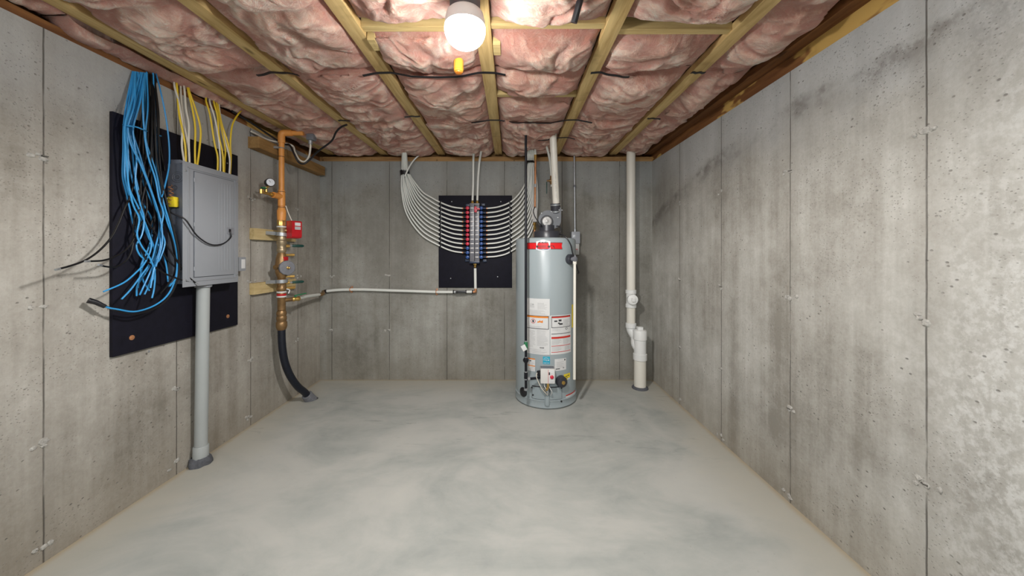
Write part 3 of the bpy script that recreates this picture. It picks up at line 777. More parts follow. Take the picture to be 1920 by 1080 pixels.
# ------------------------------------------------------------------ riser
RX, RY = -1.895, 2.82
def rz(py): return H+(VY-py)*RY/F
def rp(px, py, dx=0): # point at the riser's x plane
    x = RX+dx; Y = F*x/(px-VX); return V((x, Y, H+(VY-py)*Y/F))
r = thing('sprinkler_pipe', 'orange plastic riser pipe running up the wall corner to the ceiling', 'pipe', (RX, RY, rz(413)))
MB().cyl((RX, RY, rz(405)), (RX, RY, rz(262)), .0205, 24).build('pipe_tube', 'orange', r)
e = MB(); zt = rz(250)
e.tube([(RX, RY, rz(268)), (RX, RY, zt-.012), (RX+.012, RY+.006, zt+.004), (RX+.035, RY+.012, zt+.008), (RX+.075, RY+.02, zt+.010)], .0265, 20, 4)
e.build('elbow', 'orange', r)
MB().tube([(RX+.06, RY+.018, zt+.010), (RX+.16, RY+.035, zt+.014)], .0205, 20).build('pipe_tube', 'orange', r)
t = MB(); t.cyl((RX, RY, rz(387)), (RX, RY, rz(357)), .0265, 24, .003)
t.tube([(RX, RY, rz(369)), (RX-.012, RY-.085, rz(369)+.002)], .024, 20)
t.build('tee', 'orange', r)
MB().lathe((RX, RY, rz(414)), (0, 0, 1), [(0, .030), (.05, .033), (.085, .033), (.095, .027), (.115, .026)], 28).build('adapter', 'orange', r)
for py in (260, 294, 360, 389):
    MB().ring((RX, RY, rz(py)), (0, 0, 1), .0215 if py < 350 else .0275, .0018, 24, 6).build('zip_tie', 'black', r)
MB().ring((RX, RY, rz(278)), (0, 0, 1), .022, .004, 24, 8).box((RX-.075, RY-.035, rz(278)-.010), (RX-.01, RY-.012, rz(278)+.010), None, .002).build('hanger_clamp', 'steel', r)
# gauge assembly on the branch
g0 = V((RX-.012, RY-.085, rz(369)+.002))
r = thing('pressure_gauge', 'black pressure gauge with white dial on a small brass valve', 'gauge', g0)
b = MB(); b.tube([g0, g0+V((0, -.03, 0))], .017, 8); b.tube([g0+V((0, -.02, 0)), g0+V((0, -.13, .0))], .011, 12)
b.tube([g0+V((0, -.075, 0)), g0+V((.0, -.075, .045))], .010, 10); b.tube([g0+V((0, -.125, -.012)), g0+V((0, -.125, .02))], .014, 8)
b.build('valve_body', 'brass', r)
b = MB(); b.lathe(g0+V((.0, -.10, .028)), (0, 0, 1), [(0, .010), (.004, .020), (.010, .022), (.014, .012)], 10)
b.build('valve_handle', 'green_br', r)
gc = g0+V((.004, -.045, .088)); gd = V((.78, -.62, -.02)).normalized()
MB().tube([g0+V((0, -.075, .04)), gc-V((0, 0, .02))], .008, 10).build('gauge_stem', 'brass', r)
MB().lathe(gc-gd*.026, gd, [(0, .028), (.004, .031), (.042, .031), (.046, .033), (.050, .030)], 28).build('gauge_case', 'black', r)
fc = MB().lathe(gc+gd*.0245, gd, [(0, .028), (.0012, .0275)], 28).build('dial', 'gauge_face', r)
u, w, _ = basis(gd)
MB().tube([gc+gd*.027, gc+gd*.027+V((0, 0, .014))+u*.012], .0014, 6).build('needle', 'ink', fc)
# flow switch
zf0, zf1 = rz(447), rz(414)
r = thing('flow_switch', 'red metal switch box mounted on the brass riser', 'switch', (RX+.075, RY+.03, zf0))
Rm = Matrix.Translation((RX+.085, RY+.030, 0)) @ Matrix.Rotation(math.radians(-24), 4, 'Z')
b = MB()
poly = [(-.034, zf0+.0), (.026, zf0+.004), (.036, zf0+.016), (.036, zf1-.004), (.030, zf1), (-.034, zf1)]
b.prism(poly, Rm @ V((0, -.042, 0)), Rm.to_3x3() @ V((1, 0, 0)), (0, 0, 1), Rm.to_3x3() @ V((0, .084, 0)))
b.build('red_cover', 'red', r, ang=30)
for (z0, z1, m) in ((zf1-.040, zf1-.014, 'label'), (zf1-.072, zf1-.047, 'ink_grey')):
    MB().box((.0362, -.018, z0), (.0372, .030, z1), Rm).build('sticker', m, r)
MB().tube([(RX+.01, RY, rz(432)), Rm @ V((-.03, 0, rz(432)))], .018, 12).build('switch_neck', 'bronze', r)
o = MB().tube([rp(536, 386, .028), rp(541, 400, .05), Rm @ V((-.012, -.01, zf1-.002))], .0042, 8, 5).build('switch_wire', 'whitec')
tag(o, 'short grey white wire dropping into the red switch box', 'wire')
# brass pieces
def rl(name, m, prof, parent, n=24):
    return MB().lathe((RX, RY, 0), (0, 0, 1), [(rz(py), R) for py, R in prof], n).build(name, m, parent)
r = thing('brass_fitting', 'pale brass pipe section with hex collar under the orange pipe', 'pipe fitting', (RX, RY, rz(450)))
rl('hex_collar', 'brass', [(424, .026), (423, .031), (414, .033), (412, .029)], r, 8)
rl('fitting_body', 'bronze_lt', [(451, .031), (447, .034), (444, .030), (430, .030), (427, .034), (423, .034)], r)
rl('joint_ring', 'label', [(426.5, .0355), (424.5, .0355)], r)
def valve(name, top, bot, hy, lab, dx=.0, length=.115):
    r = thing(name, lab, 'valve', (RX, RY, rz(bot)))
    h = bot-top
    rl('valve_body', 'bronze_lt' if hy < 500 else 'bronze', [(bot, .027), (bot-h*.12, .035), (bot-h*.28, .036), (bot-h*.35, .031), (bot-h*.62, .033), (bot-h*.72, .037), (bot-h*.92, .036), (top, .027)], r, 8 if hy > 500 else 24)
    z = rz(hy); d = V((.68, .73, 0)).normalized()
    s0 = V((RX, RY, z))+d*.028
    MB().tube([s0, s0+d*.030], .013, 8).build('valve_stem', 'brass', r)
    a = s0+d*.026+V((0, 0, .002)); q = V((.55, .83, 0)).normalized()
    MB().tube([a, a+q*.03], .0075, 10).build('handle_root', 'steel', r)
    b = MB(); b.tube([a+q*.022, a+q*.028, a+q*length*.9, a+q*length], [.008, .0115, .0115, .007], 12)
    b.build('handle', 'green', r)
valve('ball_valve', 450, 474, 461, 'brass ball valve with dark green handle, just below the red box')
r = thing('check_valve', 'bronze check valve with a round grey cover plate', 'valve', (RX, RY, rz(522)))
rl('valve_body', 'bronze', [(524, .024), (518, .034), (512, .044), (500, .047), (486, .042), (478, .034), (472, .024)], r, 28)
cd = V((.82, -.57, .0)).normalized(); cc = V((RX, RY, rz(502)))+V((.022, .010, 0))
MB().lathe(cc, cd, [(0, .058), (.034, .060), (.044, .060), (.048, .055), (.052, .02)], 12).build('cover_plate', 'disc', r, ang=20)
MB().lathe(cc+cd*.050, cd, [(0, .011), (.012, .011), (.014, .007), (.034, .007), (.036, .004)], 10).build('drain_plug', 'brass', r)
b = MB(); b.tube([(RX, RY, rz(499)), (RX-.012, RY-.062, rz(501))], .020, 8); b.build('side_boss', 'bronze', r)
for py in (478, 519):
    q = V((RX, RY, rz(py)))+V((.026, .012, 0)); d = V((.72, .69, 0)).normalized()
    b = MB(); b.tube([q, q+d*.045], .0085, 8); b.tube([q+d*.03, q+d*.062], .011, 8); b.build('test_cock', 'brass', r)
q = V((RX+.034, RY-.002, rz(485))); MB().box(q-V((.014, .022, .016)), q+V((.010, .022, .016)), None, .003).build('red_tag', 'red', r)
valve('ball_valve', 522, 546, 531, 'brass ball valve with dark green handle, below the round grey cover plate')
r = thing('brass_tee', 'brass pipe tee at the riser bottom feeding the white pipe', 'pipe fitting', (RX, RY, rz(582)))
rl('tee_body', 'bronze', [(582, .026), (581, .030), (558, .030), (556, .034), (550, .034), (546, .028)], r)
rl('joint_ring', 'label', [(557, .0352), (554.5, .0352)], r); rl('joint_ring', 'label', [(548.5, .0352), (546, .0352)], r)
rl('red_band', 'red', [(554, .0345), (550.5, .0345)], r)
b0 = V((RX+.015, RY+.012, rz(563))); bd = V((.55, .83, .0)).normalized()
MB().tube([b0, b0+bd*.06], .017, 10).build('tee_branch', 'bronze', r)
b = MB(); q = V((RX, RY, rz(541))); d = V((.6, .8, 0)); b.tube([q+d*.02, q+d*.085], .010, 8); b.tube([q+d*.055-V((0, 0, .0)), q+d*.098], .0125, 8); b.build('test_cock', 'brass', r)
MB().tube([q+V((.025, .02, -.006)), q+V((.04, .04, -.016)), q+V((.035, .034, -.045))], .0045, 8, 4).build('drain_tube', 'label', r)
# hose to the floor
r = thing('water_hose', 'dark blue black water service hose curving down to the floor', 'hose', (RX, RY, 0))
rl('compression_nut', 'bronze', [(619, .027), (617, .034), (612, .041), (604, .041), (602, .034), (598, .038), (594, .038), (592, .033), (589, .038), (585, .036), (582, .030)], r, 12)
e = V((-1.835, 3.10, .03))
hp = [(RX, RY, rz(612)), (RX+.001, RY+.003, .60), (RX+.006, RY+.025, .45), (RX+.018, RY+.075, .31), (RX+.035, RY+.155, .18), (-1.845, RY+.235, .095), e]
MB().tube(hp, .0285, 20, 8).build('hose_tube', 'hose', r)
sd = (V(hp[-1])-V(hp[-2])).normalized(); s0 = V(hp[-2])*.55+V(hp[-1])*.45
b = MB(); pr = [(0, .037)]
for k in range(8): pr += [(.006+.016*k, .043+.001*k), (.014+.016*k, .039+.001*k)]
b.lathe(s0, sd, pr, 24)
b.v = [V((v.x, v.y, max(v.z, .001))) for v in b.v]
b.build('sleeve', 'sleeve', r)
# straps
def pstrap(py, lab, tilt=0):
    z = rz(py); r = thing('pipe_strap', lab, 'pipe strap', (RX, RY, z-.014))
    b = MB(); pts = [V((XL+.040, RY-.058, z+tilt)), V((RX-.02, RY-.045, z+tilt*.6))]
    for k in range(9):
        a = math.radians(-125+k*22); pts.append(V((RX+.0405*math.cos(a), RY+.0405*math.sin(a), z+tilt*(.5-.1*k))))
    vs = []; fs = []; n = len(pts)
    for i, p in enumerate(pts):
        t = (pts[min(i+1, n-1)]-pts[max(i-1, 0)]).normalized(); nn = V((t.y, -t.x, 0)).normalized()
        for s, h in ((0, -.014), (0, .014), (.003, .014), (.003, -.014)): vs.append(p+nn*s+V((0, 0, h)))
    for i in range(n-1):
        for k in range(4): fs.append((i*4+k, i*4+(k+1) % 4, i*4+4+(k+1) % 4, i*4+4+k))
    fs += [(0, 1, 2, 3), tuple(n*4-4+k for k in (3, 2, 1, 0))]
    b.add(vs, fs).build('strap_band', 'steel', r, ang=25)
    MB().lathe(pts[0]+V((0, .008, 0)), (1, -.3, 0), [(0, .009), (.006, .009), (.008, .005)], 8).build('bolt', 'steel', r)
pstrap(440, 'galvanised strap holding the riser to the wood block behind the red box', .012)
pstrap(527, 'galvanised strap holding the riser to the lower wood block', -.004)
# grey flexible conduit loop and black cable in the corner
q = [V((XL+.03, 2.62, 2.275)), V((XL+.05, 2.78, 2.262)), rp(546, 272, .02), rp(553, 285, .06), rp(561, 299, .10), rp(571, 303, .14), rp(579, 294, .18), rp(582, 278, .20), rp(582, 268, .20)]
r = thing('flexible_conduit', 'thin whitish conduit looping down from the ceiling corner behind the orange pipe', 'conduit', q[4])
MB().tube(q, .0075, 10, 8).build('conduit_tube', 'whitec', r)
MB().cyl(q[-1]-V((0, 0, .012)), q[-1]+V((0, 0, .02)), .017, 12).build('connector', 'steel', r)
q = [V((XL+.02, 2.45, 2.36)), V((XL+.045, 2.62, 2.33)), rp(528, 268, -.025), rp(543, 272, .03), rp(552, 290, .08), rp(560, 304, .11), rp(570, 307, .15), rp(582, 298, .2), rp(596, 284, .28), rp(621, 265, .42), rp(630, 248, .5), rp(640, 238, .56), rp(650, 234, .62)]
o = MB().tube(q, .0075, 10, 8).build('loose_cable', 'black')
tag(o, 'loose black cable sagging from the ceiling corner across to the insulation', 'cable')
p = rp(582, 263, .20)
r = thing('ceiling_box', 'small grey metal box end peeking from the insulation in the corner', 'electrical box', p)
MB().box(p+V((-.025, -.02, .0)), p+V((.035, .03, .05)), None, .004).build('box_body', 'disc', r, ang=30)

# ------------------------------------------------------------------ end wall: board, manifold, tubes
def bk(px, py, off=0.0): return at(px, py, D-off)
lo = bk(823, 539); hi = bk(960, 367)
r = thing('manifold_board', 'black painted plywood board on the end wall behind the tube manifold', 'board', (lo.x/2+hi.x/2, D, lo.z))
MB().box((lo.x, D-.018, lo.z), (hi.x, D-.0012, hi.z), None, .003).build('board_sheet', 'board', r, ang=30)
for (px, py) in ((847, 378), (939, 378), (845, 522), (933, 519)):
    p = bk(px, py, .018); MB().lathe(p, (0, -1, 0), [(0, .006), (.003, .005), (.004, .002)], 12).build('screw', 'steel', r)
MY = D-.062
x0, x1 = bk(881.5, 0, .05).x, bk(899.5, 0, .05).x; xm = bk(890.5, 0, .05).x
zt_, zb_ = bk(0, 383, .05).z, bk(0, 491.5, .05).z
r = thing('tube_manifold', 'upright plumbing manifold with red and blue valve knobs on black board', 'manifold', (xm, MY, zb_))
MB().box((x0, MY-.024, zb_), (xm-.0015, MY+.026, zt_), None, .006).build('left_column', 'mani', r)
MB().box((xm+.0015, MY-.024, zb_), (x1, MY+.026, zt_), None, .006).build('right_column', 'mani', r)
MB().box((x0-.002, MY-.026, zb_-.012), (x1+.002, MY+.028, zb_+.010), None, .004).build('bottom_cap', 'navy', r)
MB().box((x0-.002, MY-.026, zt_-.010), (x1+.002, MY+.028, zt_+.006), None, .004).build('top_cap', 'mani', r)
def trow(i): return 391+8.27*i
PSC = (D-.05)/F
for i in range(12):
    z = bk(0, trow(i), .05).z
    for s in (0, 1):
        if s == 0 and i == 11: continue
        xa = (x0, xm)[s]; xb = (xm, x1)[s]
        MB().box((xa+.008, MY-.030, z-.006), (xb-.008, MY-.022, z+.006), None, .002).build('rib', 'mani_lt', r)
for i in range(12):
    z = bk(0, trow(i), .05).z
    for s in (0, 1):
        px = (877.5, 903)[s]; x = bk(px, 0, .05).x
        red = (s == 0 and i < 9)
        sg = (-1, 1)[s]; xe = bk((869, 912)[s], 0, .05).x
        k = MB(); k.lathe((x, MY+.012, z), (0, -1, 0), [(0, .012), (.028, .012), (.030, .018), (.044, .018), (.047, .013)], 14)
        k.build('knob', 'redk' if red else 'bluek', r)
        if s == 0 and i == 11: continue
        b = MB(); b.tube([((x0, x1)[s], MY, z), (xe, MY, z)], .0115, 10); b.build('port', 'navy' if s else 'black', r)
        MB().tube([(xe-sg*.008, MY, z), (xe+sg*.010, MY, z)], .0105, 10).build('crimp_ring', 'copper', r)
for (px, py) in ((877, 385), (906, 384), (876, 488), (909, 489)):
    p = bk(px, py, .03); MB().box(p+V((-.02, -.012, -.014)), p+V((.02, .012, .014)), None, .004).lathe(p+V((0, -.012, 0)), (0, -1, 0), [(0, .009), (.004, .008)], 10).build('mounting_foot', 'navy', r)
p = bk(893.5, 394, .05)
b = MB(); b.lathe((p.x, MY-.024, p.z), (0, -1, 0), [(0, .012), (.03, .012), (.034, .018), (.042, .018)], 12)
b.box((p.x-.014, MY-.072, p.z-.032), (p.x+.012, MY-.060, p.z+.028), None, .004); b.box((p.x, MY-.072, p.z-.006), (p.x+.042, MY-.060, p.z+.012), None, .004)
b.build('red_lever', 'redk', r)
for px in (886, 895):
    x = bk(px, 0, .05).x
    b = MB(); b.lathe((x, MY, zt_), (0, 0, 1), [(0, .011), (.006, .018), (.018, .018), (.020, .012), (.032, .0125), (.034, .009)], 8); b.build('brass_fitting', 'brass', r)
x = bk(891, 0, .05).x
MB().lathe((x, MY, zb_-.01), (0, 0, -1), [(0, .011), (.006, .019), (.020, .019), (.022, .011), (.032, .011), (.034, .014), (.044, .014)], 8).build('brass_fitting', 'brass', r)
# tubes
def lerp(a, b, t): return a+(b-a)*t
LT = ([(766, 322), (777, 341), (793, 360.5), (810, 371), (826, 379.6), (848, 388), (870, 391)],
      [(753.5, 324), (753.5, 360), (763, 402), (790, 440), (826, 461.5), (848, 470.5), (870, 474)])
RT = ([(990.5, 302), (988, 330), (983, 348), (972, 365), (956, 379.5), (934, 388), (911, 391)],
      [(1001, 302), (1007, 350), (1006, 400), (990, 446), (957, 472), (934, 480), (911, 482)])
def pexset(TT, n, top, lab, grp):
    for i in range(n):
        t = i/(n-1); pts = []
        dep = .030+.017*(i % 3)
        tx = lerp(top[0], top[1], t)
        pts.append(at(tx, top[2]-4, 3.30+.02*(i % 3))); pts.append(at(tx+.3, top[2]+14, D-.16-.02*(i % 3)))
        tt = t if n == 12 else t
        for k in range(7):
            a, b = TT[0][k], TT[1][k]
            # the two lowest left tubes hang a little apart from the rest
            px = lerp(a[0], b[0], tt); py = lerp(a[1], b[1], tt)
            if k in (4, 5, 6): py = (a[1]+(b[1]-a[1])*tt)
            d = dep if k == 0 else lerp(dep, .040, min(1, k/3)) if k < 4 else (.040, .050, .054)[k-4]
            if k == 0: d = .035+.0175*(i % 3)
            pts.append(at(px, py, D-d))
        o = MB().tube(pts, .0083, 10, 7).build('water_tube', 'pex')
        tag(o, lab % ORD[i], 'water tube', grp)
pexset(LT, 11, (761.5, 754.5, 276), 'white plastic tube on the manifold\'s left side, %s row from the top', 'white tubes left of the manifold')
pexset(RT, 12, (988, 1000, 284), 'white plastic tube on the manifold\'s right side, %s row from the top', 'white tubes right of the manifold')
o = MB().tube([bk(759, 331, .085), bk(764, 320, .085), bk(771, 307, .08), bk(780, 296, .07), bk(789, 289, .05)], .0075, 10, 6).build('water_tube', 'pex')
tag(o, 'short white plastic tube branching right above the left tube tie', 'water tube')
def wrapband(pa, pb, hw, lab, tall):
    b = MB(); p = (pa+pb)/2; vs = []; fs = []; n = 28
    ax = (pb-pa); L = ax.length/2; ax.normalize(); up = V((-ax.z, 0, ax.x))
    for s, g in ((-tall, 0), (tall, 0), (tall, -.002), (-tall, -.002)):
        for k in range(n):
            a = 2*math.pi*k/n
            vs.append(p+ax*(L+g)*math.cos(a)+V((0, 1, 0))*(hw+g)*math.sin(a)+up*s)
    for q in range(4):
        for k in range(n): fs.append((q*n+k, q*n+(k+1) % n, ((q+1) % 4)*n+(k+1) % n, ((q+1) % 4)*n+k))
    o = b.add(vs, fs).build('tube_wrap', 'black'); tag(o, lab, 'tube tie')
wrapband(bk(750.5, 325, .05), bk(767.5, 322, .05), .040, 'black tape band bunching the left group of white tubes', .024)
wrapband(bk(987, 301, .05), bk(1003.5, 301, .05), .040, 'black tape band bunching the right group of white tubes', .030)
def clipstrip(T, k, n, lab):
    ps = [at(lerp(T[0][k][0], T[1][k][0], i/(n-1)), lerp(T[0][k][1], T[1][k][1], i/(n-1)), D-.040) for i in range(n)]
    r = thing('tube_spacer', lab, 'tube spacer', (ps[-1].x, D-.03, ps[-1].z-.02))
    MB().box((ps[0].x-.006, D-.026, ps[-1].z-.02), (ps[0].x+.008, D-.018, ps[0].z+.02), None, .001).build('spacer_rail', 'black', r)
    for i, p in enumerate(ps):
        d = at(lerp(T[0][k+1][0], T[1][k+1][0], i/(n-1)), lerp(T[0][k+1][1], T[1][k+1][1], i/(n-1)), D-.04)-p; d.y = 0; d.normalize()
        b = MB(); b.tube([p-d*.007, p+d*.007], .0108, 12)
        b.box(p+V((-.005, .004, -.006)), p+V((.005, .018, .006))); b.build('clip', 'black', r)
clipstrip(LT, 4, 11, 'vertical row of black clips spacing the left white tubes')
clipstrip(RT, 4, 12, 'vertical row of black clips spacing the right white tubes')
for (a, lab) in (([(886, 376, .062), (887.2, 345, .062), (887.4, 320, .07), (887.6, 300, .09), (888.3, 285, .20)], 'white supply tube rising from the manifold top, left one of the pair'),
                 ([(895, 376, .062), (896, 345, .062), (897.5, 320, .07), (899.5, 300, .09), (902, 284, .20)], 'white supply tube rising from the manifold top, right one of the pair')):
    o = MB().tube([at(x, y, D-d) for x, y, d in a], .0115, 12, 6).build('supply_tube', 'pex'); tag(o, lab, 'water tube', 'two supply tubes above the manifold')
# lower pipe
r = thing('supply_pipe', 'white water pipe running low along the end wall into the manifold', 'pipe', bk(745, 547, .04))
MB().tube([bk(891, 503, .062), bk(891.5, 541, .055)], .0145, 14).build('pipe_tube', 'pex', r)
MB().tube([bk(889, 547, .05), bk(848, 547.5, .045), bk(818, 547.4, .04), bk(770, 545.8, .04), bk(730, 544.6, .04), bk(690, 543.2, .04), bk(657, 543, .04), bk(630, 544, .04), bk(611, 546, .045)], .0145, 14, 6).build('pipe_tube', 'pex', r)
c1 = bk(604, 547.5, .055); 
w0 = b0+bd*.085
w1 = V((XL+.10, 3.44, c1.z-.012))
MB().tube([w0+V((0, .03, 0)), w0.lerp(w1, .5)+V((0, 0, .004)), w1], .0145, 14, 5).build('pipe_tube', 'pex', r)
b = MB(); b.tube([bk(612, 546, .045), bk(606, 547, .05), w1+V((.012, .03, .004)), w1-V((.0, .02, .0))], .017, 12, 4); b.build('corner_fitting', 'bronze', r)
MB().tube([bk(613, 546, .045), bk(609.5, 546.3, .045)], .019, 12).build('crimp_ring', 'black', r)
b = MB(); b.tube([bk(891.5, 541, .055), bk(891.5, 547, .055), bk(887, 547.2, .053)], .0155, 12); b.build('elbow', 'copper', r)
for px in (889.6, 888): pass
MB().tube([bk(887.5, 547.2, .053), bk(885.5, 547.2, .052)], .0185, 12).build('crimp_ring', 'black', r)
r = thing('inline_valve', 'small black handled inline valve on the white pipe below the manifold', 'valve', bk(862, 549, .05))
b = MB(); b.tube([bk(852, 547.4, .046), bk(874, 547.4, .048)], .0165, 12); b.build('valve_body', 'steel', r)
for px in (850.5, 874): MB().tube([bk(px-1, 547.4, .046), bk(px+1, 547.4, .046)], .0195, 12).build('crimp_ring', 'black', r)
b = MB(); p = bk(857, 547.4, .065); b.lathe(p, (0, -1, 0), [(0, .012), (.018, .012), (.02, .008)], 12); b.box(p+V((-.004, -.022, -.009)), p+V((.088, -.012, .009)), None, .004); b.build('handle', 'black', r)
for (px, py, lab) in ((818, 547.4, 'copper strap on the white pipe, close to the inline valve'), (657, 543, 'copper strap on the white pipe, closer to the corner')):
    p = bk(px, py, .04); r = thing('pipe_strap', lab, 'pipe strap', p)
    b = MB(); b.ring(p, (1, 0, 0), .0165, .004, 18, 6); b.box(p+V((-.009, .020, -.034)), p+V((.009, .0395, .034)), None, .002); b.build('strap_band', 'copper', r)
    MB().lathe(p+V((0, .020, .026)), (0, -1, 0), [(0, .006), (.004, .004)], 8).build('nail', 'steel', r)
# green valve at the riser end of the white pipe
r = thing('ball_valve', 'small brass valve with a short green lever on the white pipe near riser', 'valve', w0)
MB().lathe(w0-bd*.03, bd, [(0, .014), (.008, .020), (.022, .020), (.026, .016), (.044, .018), (.058, .020), (.066, .015)], 10).build('valve_body', 'brass', r)
b = MB(); q = w0+V((0, 0, .016)); b.lathe(q, (0, 0, 1), [(0, .008), (.012, .008), (.014, .005)], 10); b.box((-.008, -.0095, 0), (.088, .0095, .008), Matrix.Translation(q+V((0, 0, .010))) @ Matrix.Rotation(math.atan2(bd.y, bd.x), 4, 'Z') @ Matrix.Rotation(-.12, 4, 'Y'), .003)
b.build('lever', 'green_br', r)

# ------------------------------------------------------------------ water heater
HX, HY, HR, HT = .325, 3.20, .278, 1.475
def hray(px, py):
    d = V(((px-VX)/F, 1, (VY-py)/F)); a = d.x*d.x+1; bq = -2*(d.x*HX+HY); cq = HX*HX+HY*HY-HR*HR
    disc = bq*bq-4*a*cq
    t = (-bq-math.sqrt(max(0, disc)))/(2*a); p = V((0, 0, H))+d*t
    return math.atan2(p.x-HX, -(p.y-HY)), p.z
def hp_(a, z, e=0.0): return V((HX+(HR+e)*math.sin(a), HY-(HR+e)*math.cos(a), z))
wh = thing('water_heater', 'tall grey cylindrical gas water heater standing on the concrete floor', 'water heater', (HX, HY, 0))
MB().lathe((HX, HY, 0), (0, 0, 1), [(.075, HR), (HT-.022, HR), (HT-.008, HR-.005), (HT, HR-.018)], 72).build('jacket', 'tank', wh)
MB().lathe((HX, HY, 0), (0, 0, 1), [(.006, HR-.002), (.016, HR+.007), (.026, HR+.004), (.070, HR+.004), (.074, HR+.007), (.080, HR+.006), (.083, HR)], 72).build('base_pan', 'tank', wh)
MB().lathe((HX, HY, 0), (0, 0, 1), [(0, HR-.03), (.008, HR-.03)], 48).build('foot_ring', 'black', wh)
MB().lathe((HX, HY, HT-.004), (0, 0, 1), [(0, HR-.016), (.006, HR-.03)], 64).build('top_pan', 'tank', wh)
def patch(px0, py0, px1, py1, e, name, m, parent, n=None, trim=True):
    a0 = hray(px0, (py0+py1)/2)[0]; a1 = hray(px1, (py0+py1)/2)[0]
    pm_ = (px0+px1)/2; z1 = hray(pm_, py0)[1]; z0 = hray(pm_, py1)[1]
    return apatch(a0, a1, z0, z1, e, name, m, parent)
def apv(b, a0, a1, z0, z1, e, e0=0.0003):
    n = max(2, int(abs(a1-a0)/.05)); vs = []; fs = []
    for i in range(n+1):
        a = a0+(a1-a0)*i/n
        vs += [hp_(a, z0, e), hp_(a, z1, e), hp_(a, z1, e0), hp_(a, z0, e0)]
    for i in range(n):
        for k in range(4): fs.append((i*4+k, i*4+(k+1) % 4, i*4+4+(k+1) % 4, i*4+4+k))
    fs += [(0, 1, 2, 3), (n*4+3, n*4+2, n*4+1, n*4)]
    b.add(vs, fs)
def apatch(a0, a1, z0, z1, e, name, m, parent):
    b = MB(); apv(b, a0, a1, z0, z1, e); return b.build(name, m, parent)
class Lab:
    """local frame on a label: u,v in 0..1 from its lower left corner"""
    def __init__(s, px0, py0, px1, py1, name='label_sheet', m='label', e=.0008):
        s.a0 = hray(px0, (py0+py1)/2)[0]; s.a1 = hray(px1, (py0+py1)/2)[0]
        q = (px0+px1)/2; s.z1 = hray(q, py0)[1]; s.z0 = hray(q, py1)[1]; s.px = (px0, py0, px1, py1); s.e = e
        s.o = apatch(s.a0, s.a1, s.z0, s.z1, e, name, m, wh)
    def A(s, u): return s.a0+(s.a1-s.a0)*u
    def Z(s, v): return s.z0+(s.z1-s.z0)*v
    def many(s, rects, name, m, lift=.0006):
        if name in ('small_print', 'red_bars'):      # each block of print is its own piece
            grp = [[rects[0]]]
            for q in rects[1:]:
                p = grp[-1][-1]
                if name == 'red_bars' or abs(q[0]-p[0]) > .02 or abs(q[1]-p[1]) > .12: grp.append([])
                grp[-1].append(q)
            if len(grp) > 1:
                for g in grp: s.many(g, name.replace('bars', 'bar'), m, lift)
                return
        b = MB()
        for (u0, v0, u1, v1) in rects: apv(b, s.A(u0), s.A(u1), s.Z(v0), s.Z(v1), s.e+lift, s.e-.0002)
        return b.build(name, m, s.o)
    def U(s, px): return (px-s.px[0])/(s.px[2]-s.px[0])
    def Vv(s, py): return (s.px[3]-py)/(s.px[3]-s.px[1])
    def pr(s, px0, py0, px1, py1): return (s.U(px0), s.Vv(py1), s.U(px1), s.Vv(py0))
    def poly(s, pts, name, m, lift=.0006):
        """flat polygon fan in u,v"""
        b = MB(); n = len(pts)
        vs = [hp_(s.A(u), s.Z(v), s.e+lift) for u, v in pts]+[hp_(s.A(u), s.Z(v), s.e-.0002) for u, v in pts]
        b.add(vs, [tuple(range(n)), tuple(range(2*n-1, n-1, -1))]+[(i, n+i, n+(i+1) % n, (i+1) % n) for i in range(n)])
        return b.build(name, m, s.o)
def textlines(x0, y0, x1, y1, step, rnd, fill=.9):
    out = []; y = y0
    while y < y1: out.append((x0, y, x0+(x1-x0)*rnd.uniform(.6, fill), y+step*.36)); y += step
    return out
rn = random.Random(3)
# big left sheet
L = Lab(988.5, 560, 1030.7, 664.5)
L.many([L.pr(*q) for q in textlines(994, 570, 1006, 577, 1.6, rn)+textlines(1009, 568, 1028, 580, 1.6, rn)+textlines(991, 582, 1028, 590, 1.9, rn, 1)+
        textlines(991, 620, 1006, 652, 1.5, rn, 1)+textlines(1008, 619, 1028, 648, 1.5, rn, 1)+textlines(990, 655, 1028, 662, 2.1, rn, 1)+textlines(992, 612, 1026, 616, 1.5, rn, 1)], 'small_print', 'ink_grey')
L.many([L.pr(988.8, 592, 1029, 593), L.pr(988.8, 616, 1029, 617), L.pr(1028.2, 592, 1029.2, 617), L.pr(1000, 571, 1001.2, 572)]+[L.pr(1013+.9*i, 650.5, 1013+.9*i+(.6 if i % 3 else .4), 653) for i in range(9)], 'black_print', 'ink')
L.many([L.pr(988.8, 593, 1028.2, 596)], 'orange_bar', 'lab_orange', .0005)
def ringpoly(cx, cy, R, r_, n=20): return [(cx+R*math.cos(2*math.pi*i/n), cy+R*math.sin(2*math.pi*i/n)) for i in range(n)]
def pxpoly(L, pts, name, m, lift=.0008): return L.poly([(L.U(x), L.Vv(y)) for x, y in pts], name, m, lift)
pxpoly(L, ringpoly(1001, 602.7, 4.4, 0), 'warning_symbol', 'lab_red', .0006)
pxpoly(L, ringpoly(1001, 602.7, 3.5, 0), 'warning_symbol', 'label', .0009)
pxpoly(L, [(999.5, 600.5), (1002.2, 600), (1002.8, 605), (999.8, 605.2)], 'warning_symbol', 'ink', .0012)
pxpoly(L, [(1008.5, 605), (1010, 602), (1012, 602.8), (1013.2, 599.8), (1015, 602.4), (1018.5, 600), (1018.8, 605)], 'warning_symbol', 'lab_orange')
